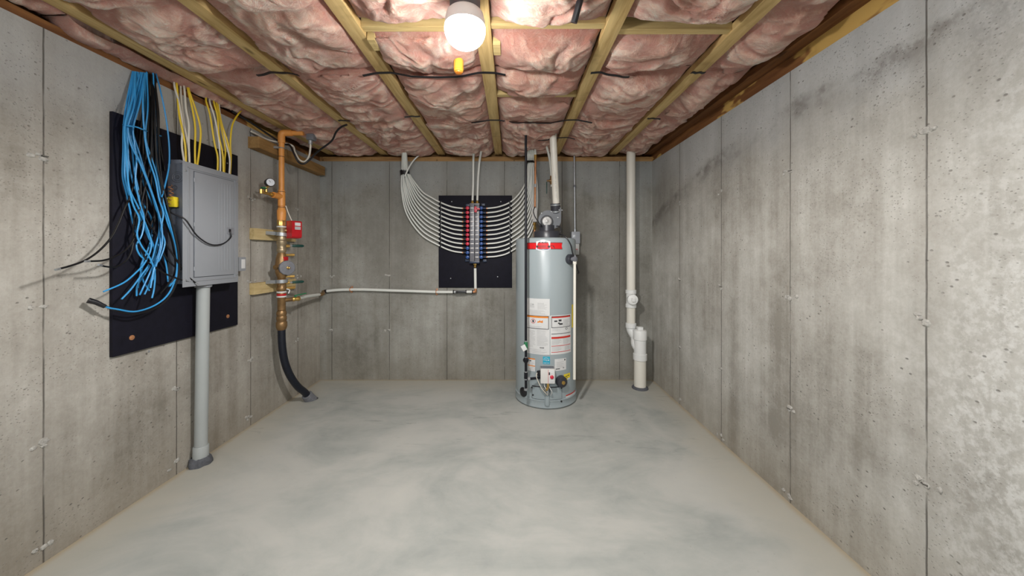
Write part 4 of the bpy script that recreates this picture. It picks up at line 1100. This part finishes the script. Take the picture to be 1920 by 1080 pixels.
# right sheet
L = Lab(1031.7, 591, 1070.3, 664)
L.many([L.pr(*q) for q in textlines(1053, 600, 1067, 612, 1.6, rn, 1)+textlines(1035, 615, 1050, 621, 1.5, rn, 1)+textlines(1034, 635, 1050, 645, 1.6, rn, 1)+textlines(1053, 635, 1068, 645, 1.6, rn, 1)+textlines(1034, 650, 1050, 658, 1.6, rn, 1)+textlines(1056, 650, 1068, 657, 1.6, rn, 1)], 'small_print', 'ink_grey')
L.many([L.pr(1033.5, 592.5, 1068.5, 593.4), L.pr(1033.5, 613, 1068.5, 614), L.pr(1033.5, 592.5, 1034.3, 614), L.pr(1067.8, 592.5, 1068.5, 614), L.pr(1033.5, 625, 1068.5, 626),
        L.pr(1038, 600.5, 1043, 603), L.pr(1045, 599, 1050, 602.5), L.pr(1046, 606, 1052, 609), L.pr(1044, 604.5, 1047, 607)], 'black_print', 'ink')
L.many([L.pr(1034.3, 593.4, 1067.8, 595.8), L.pr(1033.5, 631, 1068.5, 634.5), L.pr(1033.5, 647.5, 1068.5, 648.5), L.pr(1033.5, 659, 1068.5, 660)], 'red_bars', 'lab_red', .0007)
pxpoly(L, ringpoly(1059.5, 617, 2.2, 0), 'round_mark', 'ink', .0006); pxpoly(L, ringpoly(1059.5, 617, 1.4, 0), 'round_mark', 'label', .0009)
# small ones
L = Lab(990, 671.5, 1003.3, 695.5)
L.many([L.pr(990, 671.5, 1003.3, 673.6), L.pr(990, 684.8, 1003.3, 686.4)], 'orange_bar', 'lab_orange')
L.many([L.pr(993, 675.8, 996.5, 677.5)], 'black_print', 'ink'); L.many([L.pr(*q) for q in textlines(992, 679, 1002, 684, 1.5, rn, 1)+textlines(992, 688, 1002, 694, 1.5, rn, 1)], 'small_print', 'ink_grey')
Ls = Lab(1018, 668.7, 1031.2, 682.7, 'efficiency_sticker', 'lab_cyan')
def curved_text(L, s, u0, u1, v0, v1, m, name, lift=.0009):
    cu = bpy.data.curves.new(name, 'FONT'); cu.body = s; cu.extrude = 0
    to = bpy.data.objects.new(name, cu); C.objects.link(to)
    dg = bpy.context.evaluated_depsgraph_get(); me = bpy.data.meshes.new_from_object(to.evaluated_get(dg))
    bpy.data.objects.remove(to)
    xs = [v.co.x for v in me.vertices]; ys = [v.co.y for v in me.vertices]
    b = MB(); vs = [hp_(L.A(lerp(u0, u1, (v.co.x-min(xs))/(max(xs)-min(xs)))), L.Z(lerp(v0, v1, (v.co.y-min(ys))/(max(ys)-min(ys)))), L.e+lift) for v in me.vertices]
    b.add(vs, [tuple(p.vertices) for p in me.polygons]); bpy.data.meshes.remove(me)
    return b.build(name, m, L.o, smooth=False)
curved_text(Ls, 'energy', .08, .66, .42, .62, 'label', 'lettering')
curved_text(Ls, 'ENERGY STAR', .10, .90, .08, .22, 'label', 'lettering')
star = [(.80+(.13 if i % 2 == 0 else .055)*math.cos(math.pi/2+i*math.pi/5), .52+(.13 if i % 2 == 0 else .055)*math.sin(math.pi/2+i*math.pi/5)) for i in range(10)]
Ls.poly(star, 'star_mark', 'label')
arc = [(.14+.7*i/10, .66+.20*math.sin(math.pi*(.15+.75*i/10))) for i in range(11)]; Ls.poly(arc+[(u, v-.045) for u, v in reversed(arc)], 'arc_mark', 'label')
L = Lab(1040, 672.5, 1061.3, 694.5)
L.many([L.pr(*q) for q in textlines(1046, 674.5, 1056, 676, 1.5, rn, 1)+textlines(1043, 678, 1059, 689, 1.7, rn, 1)], 'small_print', 'ink_grey')
L.many([L.pr(1042, 690.5, 1049, 692), L.pr(1057.5, 674, 1059.5, 677), L.pr(1054.5, 689.6, 1057, 690.8)], 'black_print', 'ink')
L = Lab(1057, 700.5, 1068.5, 712.5, 'yellow_sticker', 'label'); L.many([(.0, .28, 1, 1), (0, .0, .55, .3)], 'yellow_panel', 'lab_yellow'); L.many([L.pr(1059.5, 704.5, 1063, 706), L.pr(1063.5, 703.6, 1066.5, 705), L.pr(1060, 708, 1064, 708.8)], 'black_print', 'ink', .0009)
L = Lab(1061, 737.5, 1078.0, 752.5); L.many([(0, .86, 1, 1)], 'red_bars', 'lab_red'); L.many([L.pr(*q) for q in textlines(1067, 742, 1076, 751, 1.9, rn, 1)], 'small_print', 'ink_grey'); L.many([(.06, .10, .22, .26), (.10, .5, .18, .6)], 'black_print', 'ink')
apatch(hray(1072, 610)[0], hray(1072, 610)[0]+.30, .68, .885, .0012, 'energy_guide', 'lab_yellow', wh)
# banner
L = Lab(988.5, 454.5, 1054.5, 467.5, 'banner', 'ink', .0008)
L.many([(.015, .07, .985, .93)], 'red_band', 'logo_red', .0005)
pxpoly(L, [(1054.6, 454), (1054.6, 468), (1053.0, 461)], 'banner_notch', 'tank', .0012)
pxpoly(L, [(999, 466.8), (1001, 460.5), (1006, 460.0), (1032, 460.0), (1038, 460.6), (1040.2, 466.8)], 'black_band', 'ink', .0009)
sh = [(1006.5, 452.8), (1010, 451.8), (1019, 450.8), (1028, 451.4), (1032, 452.6), (1031.2, 459.8), (1031.8, 465), (1032, 467.5), (1027, 469.6), (1019, 470.4), (1011, 469.6), (1006, 467.4), (1006.6, 464.5), (1007.2, 459.8)]
pxpoly(L, sh, 'shield', 'label', .0013)
pxpoly(L, [(1008, 465.6), (1030.4, 465.8), (1029.6, 468.0), (1019, 469.0), (1009, 467.8)], 'blue_band', 'logo_blue', .0017)
L.many([L.pr(1007, 460.4, 1010.8, 464), L.pr(1027.2, 460.6, 1031.4, 464.2)]+[L.pr(x, 460.6, x+2.1, 461.7) for x in (1011.5, 1014.2, 1017, 1019.6, 1022.2)]+[L.pr(x, 462.9, x+1.6, 463.9) for x in (1012, 1014.2, 1016.6, 1018.9, 1021.4)]+
       [L.pr(1011, 454.0, 1014.5, 454.9), L.pr(1016.5, 453.6, 1020, 454.6), L.pr(1021, 453.8, 1024, 454.6), L.pr(1025, 454.2, 1028, 454.8), L.pr(1010, 456.4, 1012.5, 456.9), L.pr(1017.5, 456, 1020.5, 456.5), L.pr(1023, 456.2, 1025, 456.7)], 'black_print', 'ink', .0017)
# access door and gutter at the bottom
a0 = hray(998.5, 740)[0]; a1 = hray(1052.5, 740)[0]; zt2 = hray(1025, 729)[1]
apatch(a0-.020, a1+.020, .084, .196, .0014, 'door_gap', 'ink', wh)
apatch(a0, a1, .088, .188, .006, 'access_door', 'tank_dk', wh)
apatch(hray(996, 720)[0]-.05, hray(1054, 720)[0]+.05, .198, .262, .003, 'burner_panel', 'tank_dk', wh)
am = hray(1026, 745)[0]
b = MB(); b.tube([hp_(am, .040, -.006), hp_(am, .150, -.006), hp_(am, .158, -.012)], [.025, .025, .021], 20); b.build('air_duct', 'tank_dk', wh)
apatch(hray(1019.5, 734)[0], hray(1031, 734)[0], .152, .190, .0095, 'burner_opening', 'ink', wh)
for (px, py) in ((1000, 740), (1052, 752), (998, 726), (1052, 727)):
    a, z = hray(px, py); MB().lathe(hp_(a, z), hp_(a, z, 1)-hp_(a, z), [(0, .008), (.010, .007), (.012, .003)], 10).build('screw', 'black', wh)
a, z = hray(981.5, 735); n_ = hp_(a, z, 1)-hp_(a, z)
MB().lathe(hp_(a, z)-n_*.012, n_, [(0, .042), (.018, .042), (.024, .036), (.026, .018), (.030, .012)], 28).build('rubber_grommet', 'black', wh)
a, z = hray(1051, 714); n_ = hp_(a, z, 1)-hp_(a, z)
dv = MB().lathe(hp_(a, z)-n_*.012, n_, [(0, .050), (.040, .048), (.052, .044), (.056, .036), (.058, .016)], 32).build('drain_knob', 'charcoal', wh)
MB().lathe(hp_(a, z)+n_*.044, n_, [(0, .016), (.010, .016), (.012, .009), (.013, .005)], 16).build('brass_centre', 'brass', dv)
# gas control
a, z = hray(1026, 699); cw = hp_(a, z); n_ = (hp_(a, z, 1)-cw).normalized()
ang_ = math.atan2(n_.y, n_.x)+math.pi/2
Rm = Matrix.Translation(cw) @ Matrix.Rotation(ang_, 4, 'Z')     # local -Y faces out
gcx = MB().box((-.060, -.085, -.062), (.060, .01, .060), Rm, .006).build('gas_control', 'control', wh, ang=30)
MB().box((.006, -.0872, -.058), (.056, -.084, .056), Rm, .001).build('control_face', 'label', gcx)
MB().box((.003, -.0862, -.058), (.006, -.0845, .056), Rm).build('control_seam', 'lab_red', gcx)
MB().box((.008, -.0885, .012), (.019, -.086, .034), Rm, .001).build('display', 'ink', gcx)
MB().lathe(Rm @ V((.034, -.086, -.004)), Rm.to_3x3() @ V((0, -1, 0)), [(0, .0155), (.008, .0155), (.012, .011), (.013, .004)], 20).build('red_button', 'redk', gcx)
MB().lathe(Rm @ V((.034, -.0865, .024)), Rm.to_3x3() @ V((0, -1, 0)), [(0, .004), (.002, .003)], 10).build('indicator', 'ink_grey', gcx)
MB().box((.020, -.0882, -.046), (.050, -.0868, -.042), Rm).box((.010, -.0882, -.054), (.036, -.0868, -.051), Rm).build('small_print', 'ink_grey', gcx)
MB().box((-.058, -.070, .058), (.056, -.01, .063), Rm, .002).build('control_lid', 'disc', gcx)
MB().lathe(Rm @ V((-.060, -.045, .012)), Rm.to_3x3() @ V((-1, -.35, 0)), [(0, .024), (.022, .024), (.028, .016)], 18).build('cable_plug', 'black', gcx)
MB().tube([Rm @ V(q) for q in ((-.088, -.06, .02), (-.094, -.066, -.01), (-.08, -.062, -.05), (-.055, -.06, -.10), (-.02, -.05, -.15), (.0, -.03, -.175))], .004, 8, 6).build('wire', 'whitec', gcx)
for k, (xa, xb, m) in enumerate(((-.042, -.012, 'steel'), (-.022, .0, 'label'), (.016, .036, 'label'), (.008, .010, 'steel'))):
    MB().tube([Rm @ V(q) for q in ((xa, -.05, -.055), (xa-.004, -.06, -.09), (xb, -.052, -.14), (xb*.8, -.02, -.185))], .0042, 8, 6).build('wire', m, gcx)
MB().tube([Rm @ V(q) for q in ((.0, -.055, -.058), (.004, -.064, -.09), (-.006, -.055, -.12), (-.016, -.04, -.135))], .011, 10, 5).build('burner_tube', 'brass', gcx)
# blower on top
bxx = at(1026, 0, 3.16).x; BY = 3.16
MB().lathe((bxx, BY, HT), (0, 0, 1), [(0, .122), (.060, .122), (.066, .118), (.067, .074)], 48).build('blower_base', 'charcoal', wh)
MB().lathe((bxx-.002, BY, HT+.06), (0, 0, 1), [(0, .075), (.062, .072), (.064, .06)], 40).build('blower_collar', 'charcoal', wh)
bc = at(1027, 413, BY)
sc = []
for k in range(30):
    t = math.radians(-60+k*10); R = .072+.030*(1-k/29)
    sc.append((R*math.cos(t), R*math.sin(t)))
sc = [(-.088*math.cos(math.radians(k*9-30)), .088*math.sin(math.radians(k*9-30))) for k in range(0, 17)]
sc = [(x, y) for x, y in sc]+[(.052, .084), (.052, .115), (.118, .115), (.118, -.02), (.10, -.06), (.05, -.085), (-.05, -.085)]
b = MB(); b.prism(sc, bc+V((0, -.035, 0)), (1, 0, 0), (0, 0, 1), (0, .10, 0)); bh = b.build('blower_housing', 'blower', wh, ang=35)
mt = at(1025.5, 415, BY-.06)
MB().lathe((mt.x, BY-.03, mt.z), (0, -1, 0), [(0, .056), (.026, .056), (.030, .053)], 36).build('motor_rim', 'black', bh)
MB().lathe((mt.x, BY-.055, mt.z), (0, -1, 0), [(0, .043), (.010, .043), (.013, .040), (.014, .016), (.020, .014), (.021, .004)], 30).build('motor_face', 'blower_lt', bh)
for (dx, dz) in ((-.06, .06), (.03, .075), (.09, .02), (-.075, -.03), (.10, .09)):
    MB().lathe(bc+V((dx, -.034, dz)), (0, -1, 0), [(0, .008), (.006, .007), (.008, .003)], 10).build('screw', 'steel', bh)
o = MB().tube([at(1003, 388, 3.12), at(1000, 396, 3.08), at(1004, 408, 3.05), at(1012, 419, 3.05), at(1016, 424, 3.08)], .0042, 8, 7).build('sensor_cord', 'black')
tag(o, 'thin black cord from the blower up to the white wrapped pipe', 'cord')
q = [at(1043, 424, 3.05), at(1050, 425, 3.04), at(1052, 432, 3.03), at(1049, 439, 3.02), at(1055, 440.5, 2.99), at(1063, 447, 2.965), at(1070, 459, 2.965), at(1073.5, 474, 2.985), at(1078, 487, 3.0), at(1083, 505, 3.05), at(1085, 511, 3.06), at(1083, 513, 3.06)]
o = MB().tube(q, .0055, 8, 7).build('heater_cable', 'black'); tag(o, 'black power cable draped over the heater\'s upper right shoulder', 'cable')
# relief valve + discharge pipe
a, z = hray(1067, 486); n_ = (hp_(a, z, 1)-hp_(a, z)).normalized()
rv = MB().lathe(hp_(a, z)-n_*.02, n_, [(0, .046), (.045, .044), (.052, .036)], 28).build('valve_cover', 'charcoal', wh)
vc = hp_(a, z)+n_*.062
b = MB(); b.lathe(hp_(a, z)+n_*.02, n_, [(0, .018), (.030, .018), (.032, .024), (.055, .024), (.060, .015)], 12); b.box(vc+V((-.005, -.012, .015)), vc+V((.008, .012, .035)), None, .002); b.build('relief_valve', 'disc', wh)
pa = V((vc.x, vc.y, vc.z-.012)); 
pbm = at(1077, 711, pa.y-.02)
r = thing('discharge_pipe', 'cream white pipe hanging down the heater\'s right side', 'pipe', pbm)
MB().tube([pa, pbm], .0122, 16).build('pipe_tube', 'pvc_cream', r)
MB().cyl(pa-V((0, 0, .03)), pa+V((0, 0, .004)), .0165, 14).build('pipe_collar', 'pvc_cream', r)
# gas pipe
GX, GY = .1247, 2.85
def gz(py): return H+(VY-py)*GY/F
r = thing('gas_pipe', 'black iron gas pipe dropping from the ceiling in front of the heater', 'pipe', (GX, GY, gz(732)))
MB().cyl((GX, GY, gz(640)), (GX, GY, gz(243)), .0107, 16).build('pipe_tube', 'blk_pipe', r)
MB().cyl((GX, GY, gz(670)), (GX, GY, gz(655)), .0107, 16).build('pipe_tube', 'blk_pipe', r)
MB().cyl((GX, GY, gz(698)), (GX, GY, gz(679)), .0107, 16).build('pipe_tube', 'blk_pipe', r)
MB().cyl((GX, GY, gz(728)), (GX, GY, gz(708)), .0107, 16).build('drip_leg', 'blk_pipe', r)
for py in (639.5, 670, 697, 711): MB().cyl((GX, GY, gz(py+1)), (GX, GY, gz(py-1)), .0125, 14).build('thread_band', 'steel', r)
MB().lathe((GX, GY, gz(680)), (0, 0, 1), [(0, .014), (.008, .020), (.014, .025), (.030, .025), (.034, .019), (.044, .014)], 8).build('pipe_union', 'blk_pipe', r)
te = MB(); te.cyl((GX, GY, gz(710)), (GX, GY, gz(698)), .0155, 14, .002); te.build('pipe_tee', 'blk_pipe', r)
nend = Rm @ V((-.058, -.04, -.028)); ns = V((GX, GY, nend.z))
MB().tube([ns, nend], .0107, 14).build('pipe_nipple', 'blk_pipe', r)
dn = (nend-ns).normalized(); MB().tube([ns+dn*.012, ns+dn*.034], .0155, 14).build('thread_band', 'steel', r)
MB().lathe((GX, GY, gz(732)), (0, 0, 1), [(0, .011), (.003, .0165), (.018, .0165), (.020, .012)], 14).build('end_cap', 'steel', r)
r = thing('gas_valve', 'small gas shutoff valve with green body and white tag on black pipe', 'valve', (GX, GY, gz(656)))
MB().lathe((GX, GY, gz(656)), (0, 0, 1), [(0, .013), (.006, .016), (.034, .017), (.060, .016), (.068, .013)], 12).build('valve_body', 'green_br', r)
MB().box((-.034, -.022, -.026), (.004, -.018, .022), Matrix.Translation((GX-.004, GY, gz(649))) @ Matrix.Rotation(-.5, 4, 'Y'), .001).build('paper_tag', 'label', r)
# vent
r = thing('vent_pipe', 'white plastic vent pipe rising from the heater blower to the ceiling', 'pipe', at(1042, 400, 3.16))
v0 = at(1043, 390, 3.16); v1 = at(1036.6, 250, 3.04)
MB().tube([v0, v1], .0315, 28).build('pipe_tube', 'pvc_cream', r)
d = (v1-v0).normalized()
MB().lathe(at(1042, 399, 3.16), d, [(0, .045), (.086, .045)], 28).build('rubber_coupling', 'charcoal', r)
for t in (.010, .072): MB().lathe(at(1042, 399, 3.16)+d*(t-.006), d, [(0, .046), (.001, .0475), (.013, .0475), (.014, .046)], 28).build('hose_clamp', 'steel', r)
p = at(1053, 394, 3.13); MB().lathe(p, (1, -.2, 0), [(-.012, .007), (.010, .007)], 8).build('clamp_screw', 'steel', r)
def printed(px0, px1, y0, y1, Y, R, parent, base, seedn):
    rr = random.Random(seedn); b = MB(); y = y0
    cx0 = base(0); 
    while y < y1:
        h = rr.uniform(1.0, 2.6)
        p = at(lerp(px0, px1, (y-y0)/(y1-y0)), y, Y)
        b.box(p+V((-.0022, -.0006, -h*.4*Y/F)), p+V((.0022, .0006, h*.4*Y/F)))
        y += h+rr.choice((.7, .9, 1.2, 4.0))
    return b.build('printed_marking', 'ink_grey', parent, smooth=False)
printed(1038.0, 1043.2, 264, 370, 3.07, 0, r, lambda t: 0, 4)
# copper and other pipes behind
CY = 3.36
r = thing('copper_pipe', 'copper water pipe with a white wrapped lower end behind the heater', 'pipe', at(1003, 425, CY))
MB().tube([at(1004, 296, CY), at(1003, 392, CY)], .0105, 14).build('pipe_tube', 'copper', r)
MB().tube([at(1003, 273, CY-.10), at(1003.5, 285, CY-.01), at(1004, 294, CY)], .0115, 14, 5).build('white_tube', 'pex', r)
MB().cyl(at(1004, 300, CY), at(1004, 290.5, CY), .0145, 12).build('brass_adapter', 'brass', r)
MB().cyl(at(1003.6, 351, CY), at(1003.6, 345, CY), .0122, 12).build('solder_joint', 'steel', r)
MB().tube([at(1002.6, 416, CY), at(1003, 390, CY)], .025, 18).box(at(997.5, 412, CY)+V((0, -.02, 0)), at(1003, 390, CY)+V((0, .0, 0)), None, .003).build('insulation_wrap', 'wrap', r)
b = MB(); b.lathe(at(1002.5, 431, CY), (0, 0, 1), [(0, .010), (.010, .016), (.026, .016), (.030, .011), (.044, .011), (.048, .017), (.070, .017), (.074, .011)], 8); b.build('brass_valve', 'brass', r)
MB().cyl(V((at(1002.5, 431, CY).x, CY, HT-.05)), at(1002.5, 429, CY), .011, 12).build('pipe_tube', 'copper', r)
q = [at(1021, 260, 3.22), at(1025, 275, 3.28), at(1030, 295, 3.36), at(1033, 320, 3.42), at(1034.5, 350, 3.42)]
r = thing('cold_water_tube', 'white tube curving down behind the vent pipe to a brass valve', 'water tube', q[-1])
MB().tube(q, .0115, 12, 6).build('tube_body', 'pex', r)
MB().cyl(at(1039, 436, 3.42), at(1039, 349, 3.42), .0105, 12).build('copper_tail', 'copper', r)
b = MB(); p = at(1030, 339, 3.42); b.lathe(p+V((.024, 0, 0)), (-1, 0, 0), [(-.03, .014), (-.01, .018), (.02, .018), (.03, .010), (.05, .009)], 10); b.cyl(at(1034, 346, 3.42), at(1034, 330, 3.42), .016, 10); b.build('valve_body', 'bronze', r)
MB().box(at(1025, 363, 3.40)+V((-.005, -.004, 0)), at(1025, 341, 3.40)+V((.005, .004, 0)), None, .003).build('lever', 'green', r)
# EMT
EY = D-.045
r = thing('metal_conduit', 'thin steel conduit running up the end wall right of the heater', 'conduit', at(1078, 434, EY))
MB().cyl(at(1078, 436, EY), at(1076.6, 283, EY-.02), .0095, 14).build('conduit_tube', 'steel', r)
MB().cyl(at(1077.3, 351, EY-.01), at(1077.3, 347, EY-.01), .0135, 12).ring(at(1077.3, 349, EY-.01), (0, 0, 1), .012, .005, 14, 6).build('conduit_strap', 'disc', r)
MB().cyl(at(1078, 437, EY), at(1078, 430, EY), .0135, 12).build('conduit_connector', 'steel', r)
p0_, p1_ = at(1069, 457, EY), at(1086.5, 434.5, EY)
r = thing('outlet_box', 'grey metal outlet box on the end wall behind the heater\'s shoulder', 'electrical box', ((p0_.x+p1_.x)/2, D-.02, p0_.z))
MB().box((p0_.x+.008, D-.085, p0_.z), (p1_.x, D, p1_.z), None, .008).build('box_body', 'panel', r, ang=30)
MB().lathe(at(1077.5, 443, .085) if False else V((at(1077.5, 443, D-.085).x, D-.085, at(1077.5, 443, D-.085).z)), (0, -1, 0), [(0, .016), (.003, .016), (.004, .010)], 16).build('knockout', 'steel', r)
MB().box((p0_.x+.020, D-.07, p0_.z-.115), (p1_.x-.006, D-.02, p0_.z+.002), None, .006).build('outlet_cover', 'clear', r, ang=30)
MB().box((p0_.x+.045, D-.073, p0_.z-.062), (p0_.x+.075, D-.069, p0_.z-.056)).build('red_mark', 'redk', r)

# ------------------------------------------------------------------ drain pipe in the right corner
PY = 3.50; pX = at(1183, 0, PY).x
def dz_(py): return H+(VY-py)*PY/F
r = thing('drain_pipe', 'white plastic drain pipe running floor to ceiling in the right corner', 'pipe', (at(1200, 0, 3.39).x, 3.39, 0))
MB().cyl((pX, PY, dz_(610)), (pX, PY, 2.42), .0435, 32).build('pipe_tube', 'pvc_cream', r)
t = MB(); t.lathe((pX, PY, 0), (0, 0, 1), [(dz_(577), .0455), (dz_(576), .053), (dz_(570), .053), (dz_(569), .047), (dz_(551), .047), (dz_(550), .053), (dz_(543.5), .053), (dz_(543), .0455)], 32)
t.lathe((pX, PY, dz_(560)), (-.12, -1, 0), [(0, .046), (.058, .046), (.060, .051), (.084, .051)], 32); ct = t.build('cleanout_tee', 'pvc', r)
pc = V((pX-.010, PY-.083, dz_(560)))
b = MB(); b.lathe(pc, (-.12, -1, 0), [(0, .047), (.008, .047), (.010, .043)], 32); b.box(pc+V((-.017, -.026, -.019)), pc+V((.019, -.006, .019)), None, .003); b.build('cleanout_plug', 'pvc', r)
hx, hy = at(1200, 0, 3.39).x, 3.39
MB().lathe((pX, PY, 0), (0, 0, 1), [(dz_(615), .046), (dz_(614), .053), (dz_(606), .053), (dz_(605), .045)], 32).build('coupling', 'pvc', r)
b = MB(); b.tube([(pX, PY, dz_(612)), (pX, PY, dz_(617)), (pX+.008, PY-.01, dz_(622)), (pX+.03, PY-.035, dz_(631)), (hx-.03, hy+.03, dz_(642)), (hx, hy, dz_(652))], .045, 28, 5); b.build('offset_elbow', 'pvc', r)
def hz_(py): return H+(VY-py)*hy/F
MB().cyl((hx, hy, 0.004), (hx, hy, hz_(664)), .0575, 36).build('floor_hub', 'pvc_cream', r)
MB().lathe((hx, hy, 0), (0, 0, 1), [(hz_(675), .0575), (hz_(674), .0655), (hz_(663), .0655), (hz_(662), .0585), (hz_(637), .0585), (hz_(636), .0655), (hz_(621), .0655), (hz_(619.5), .062)], 36).build('hub_tee', 'pvc', r)
b = MB(); b.lathe((hx, hy, hz_(620.5)), (0, 0, 1), [(0, .056), (.010, .056), (.012, .050)], 32); b.box((hx-.028, hy-.024, hz_(620)+.008), (hx+.024, hy+.024, hz_(620)+.040), None, .004); b.build('hub_plug', 'pvc', r)
MB().lathe((hx, hy, 0), (0, 0, 1), [(0, .078), (.010, .077), (.020, .068), (.022, .058)], 32).build('floor_seal', 'putty', r)
printed(1187.5, 1187.5, 295, 352, PY-.040, 0, r, lambda t: 0, 5); printed(1187.5, 1187.5, 400, 540, PY-.040, 0, r, lambda t: 0, 6)

# ------------------------------------------------------------------ light, world, camera
def area(name, loc, rot, sx, sy, e, col=(1, .97, .93)):
    l = bpy.data.lights.new(name, 'AREA'); l.shape = 'RECTANGLE'; l.size = sx; l.size_y = sy; l.energy = e; l.color = col
    o = bpy.data.objects.new(name, l); o.location = loc; o.rotation_euler = rot; C.objects.link(o)
area('rear_fill_light', (-.2, -1.5, 2.25), (math.radians(62), 0, 0), 2.2, .8, 62, (.95, .985, 1))  # soft fill added behind the viewer, no fixture there
sp = bpy.data.lights.new('bulb_light', 'SPOT'); sp.energy = 78; sp.color = (1, .975, .94); sp.spot_size = math.radians(176); sp.spot_blend = .35; sp.shadow_soft_size = .05
so = bpy.data.objects.new('bulb_light', sp); bc_ = at(872, 57, 1.35); so.location = (bc_.x, bc_.y, bc_.z-.13); C.objects.link(so)
w = bpy.data.worlds.new('world'); bpy.context.scene.world = w; w.use_nodes = True
w.node_tree.nodes['Background'].inputs[0].default_value = (.6, .65, .7, 1); w.node_tree.nodes['Background'].inputs[1].default_value = .3
cam = bpy.data.cameras.new('camera'); cam.sensor_width = 36; cam.lens = F/1920*36
cam.shift_x = (960-VX)/1920; cam.shift_y = -(540-VY)/1920; cam.clip_start = .02
co = bpy.data.objects.new('camera', cam); co.location = (0, 0, H); co.rotation_euler = (math.pi/2, 0, 0); C.objects.link(co)
sc_ = bpy.context.scene; sc_.camera = co
sc_.view_settings.view_transform = 'Standard'; sc_.view_settings.look = 'None'; sc_.view_settings.exposure = 0.08
sc_.cycles.use_denoising = True; sc_.cycles.max_bounces = 7; sc_.cycles.diffuse_bounces = 4; sc_.cycles.adaptive_threshold = .02
sc_.cycles.sample_clamp_indirect = 4
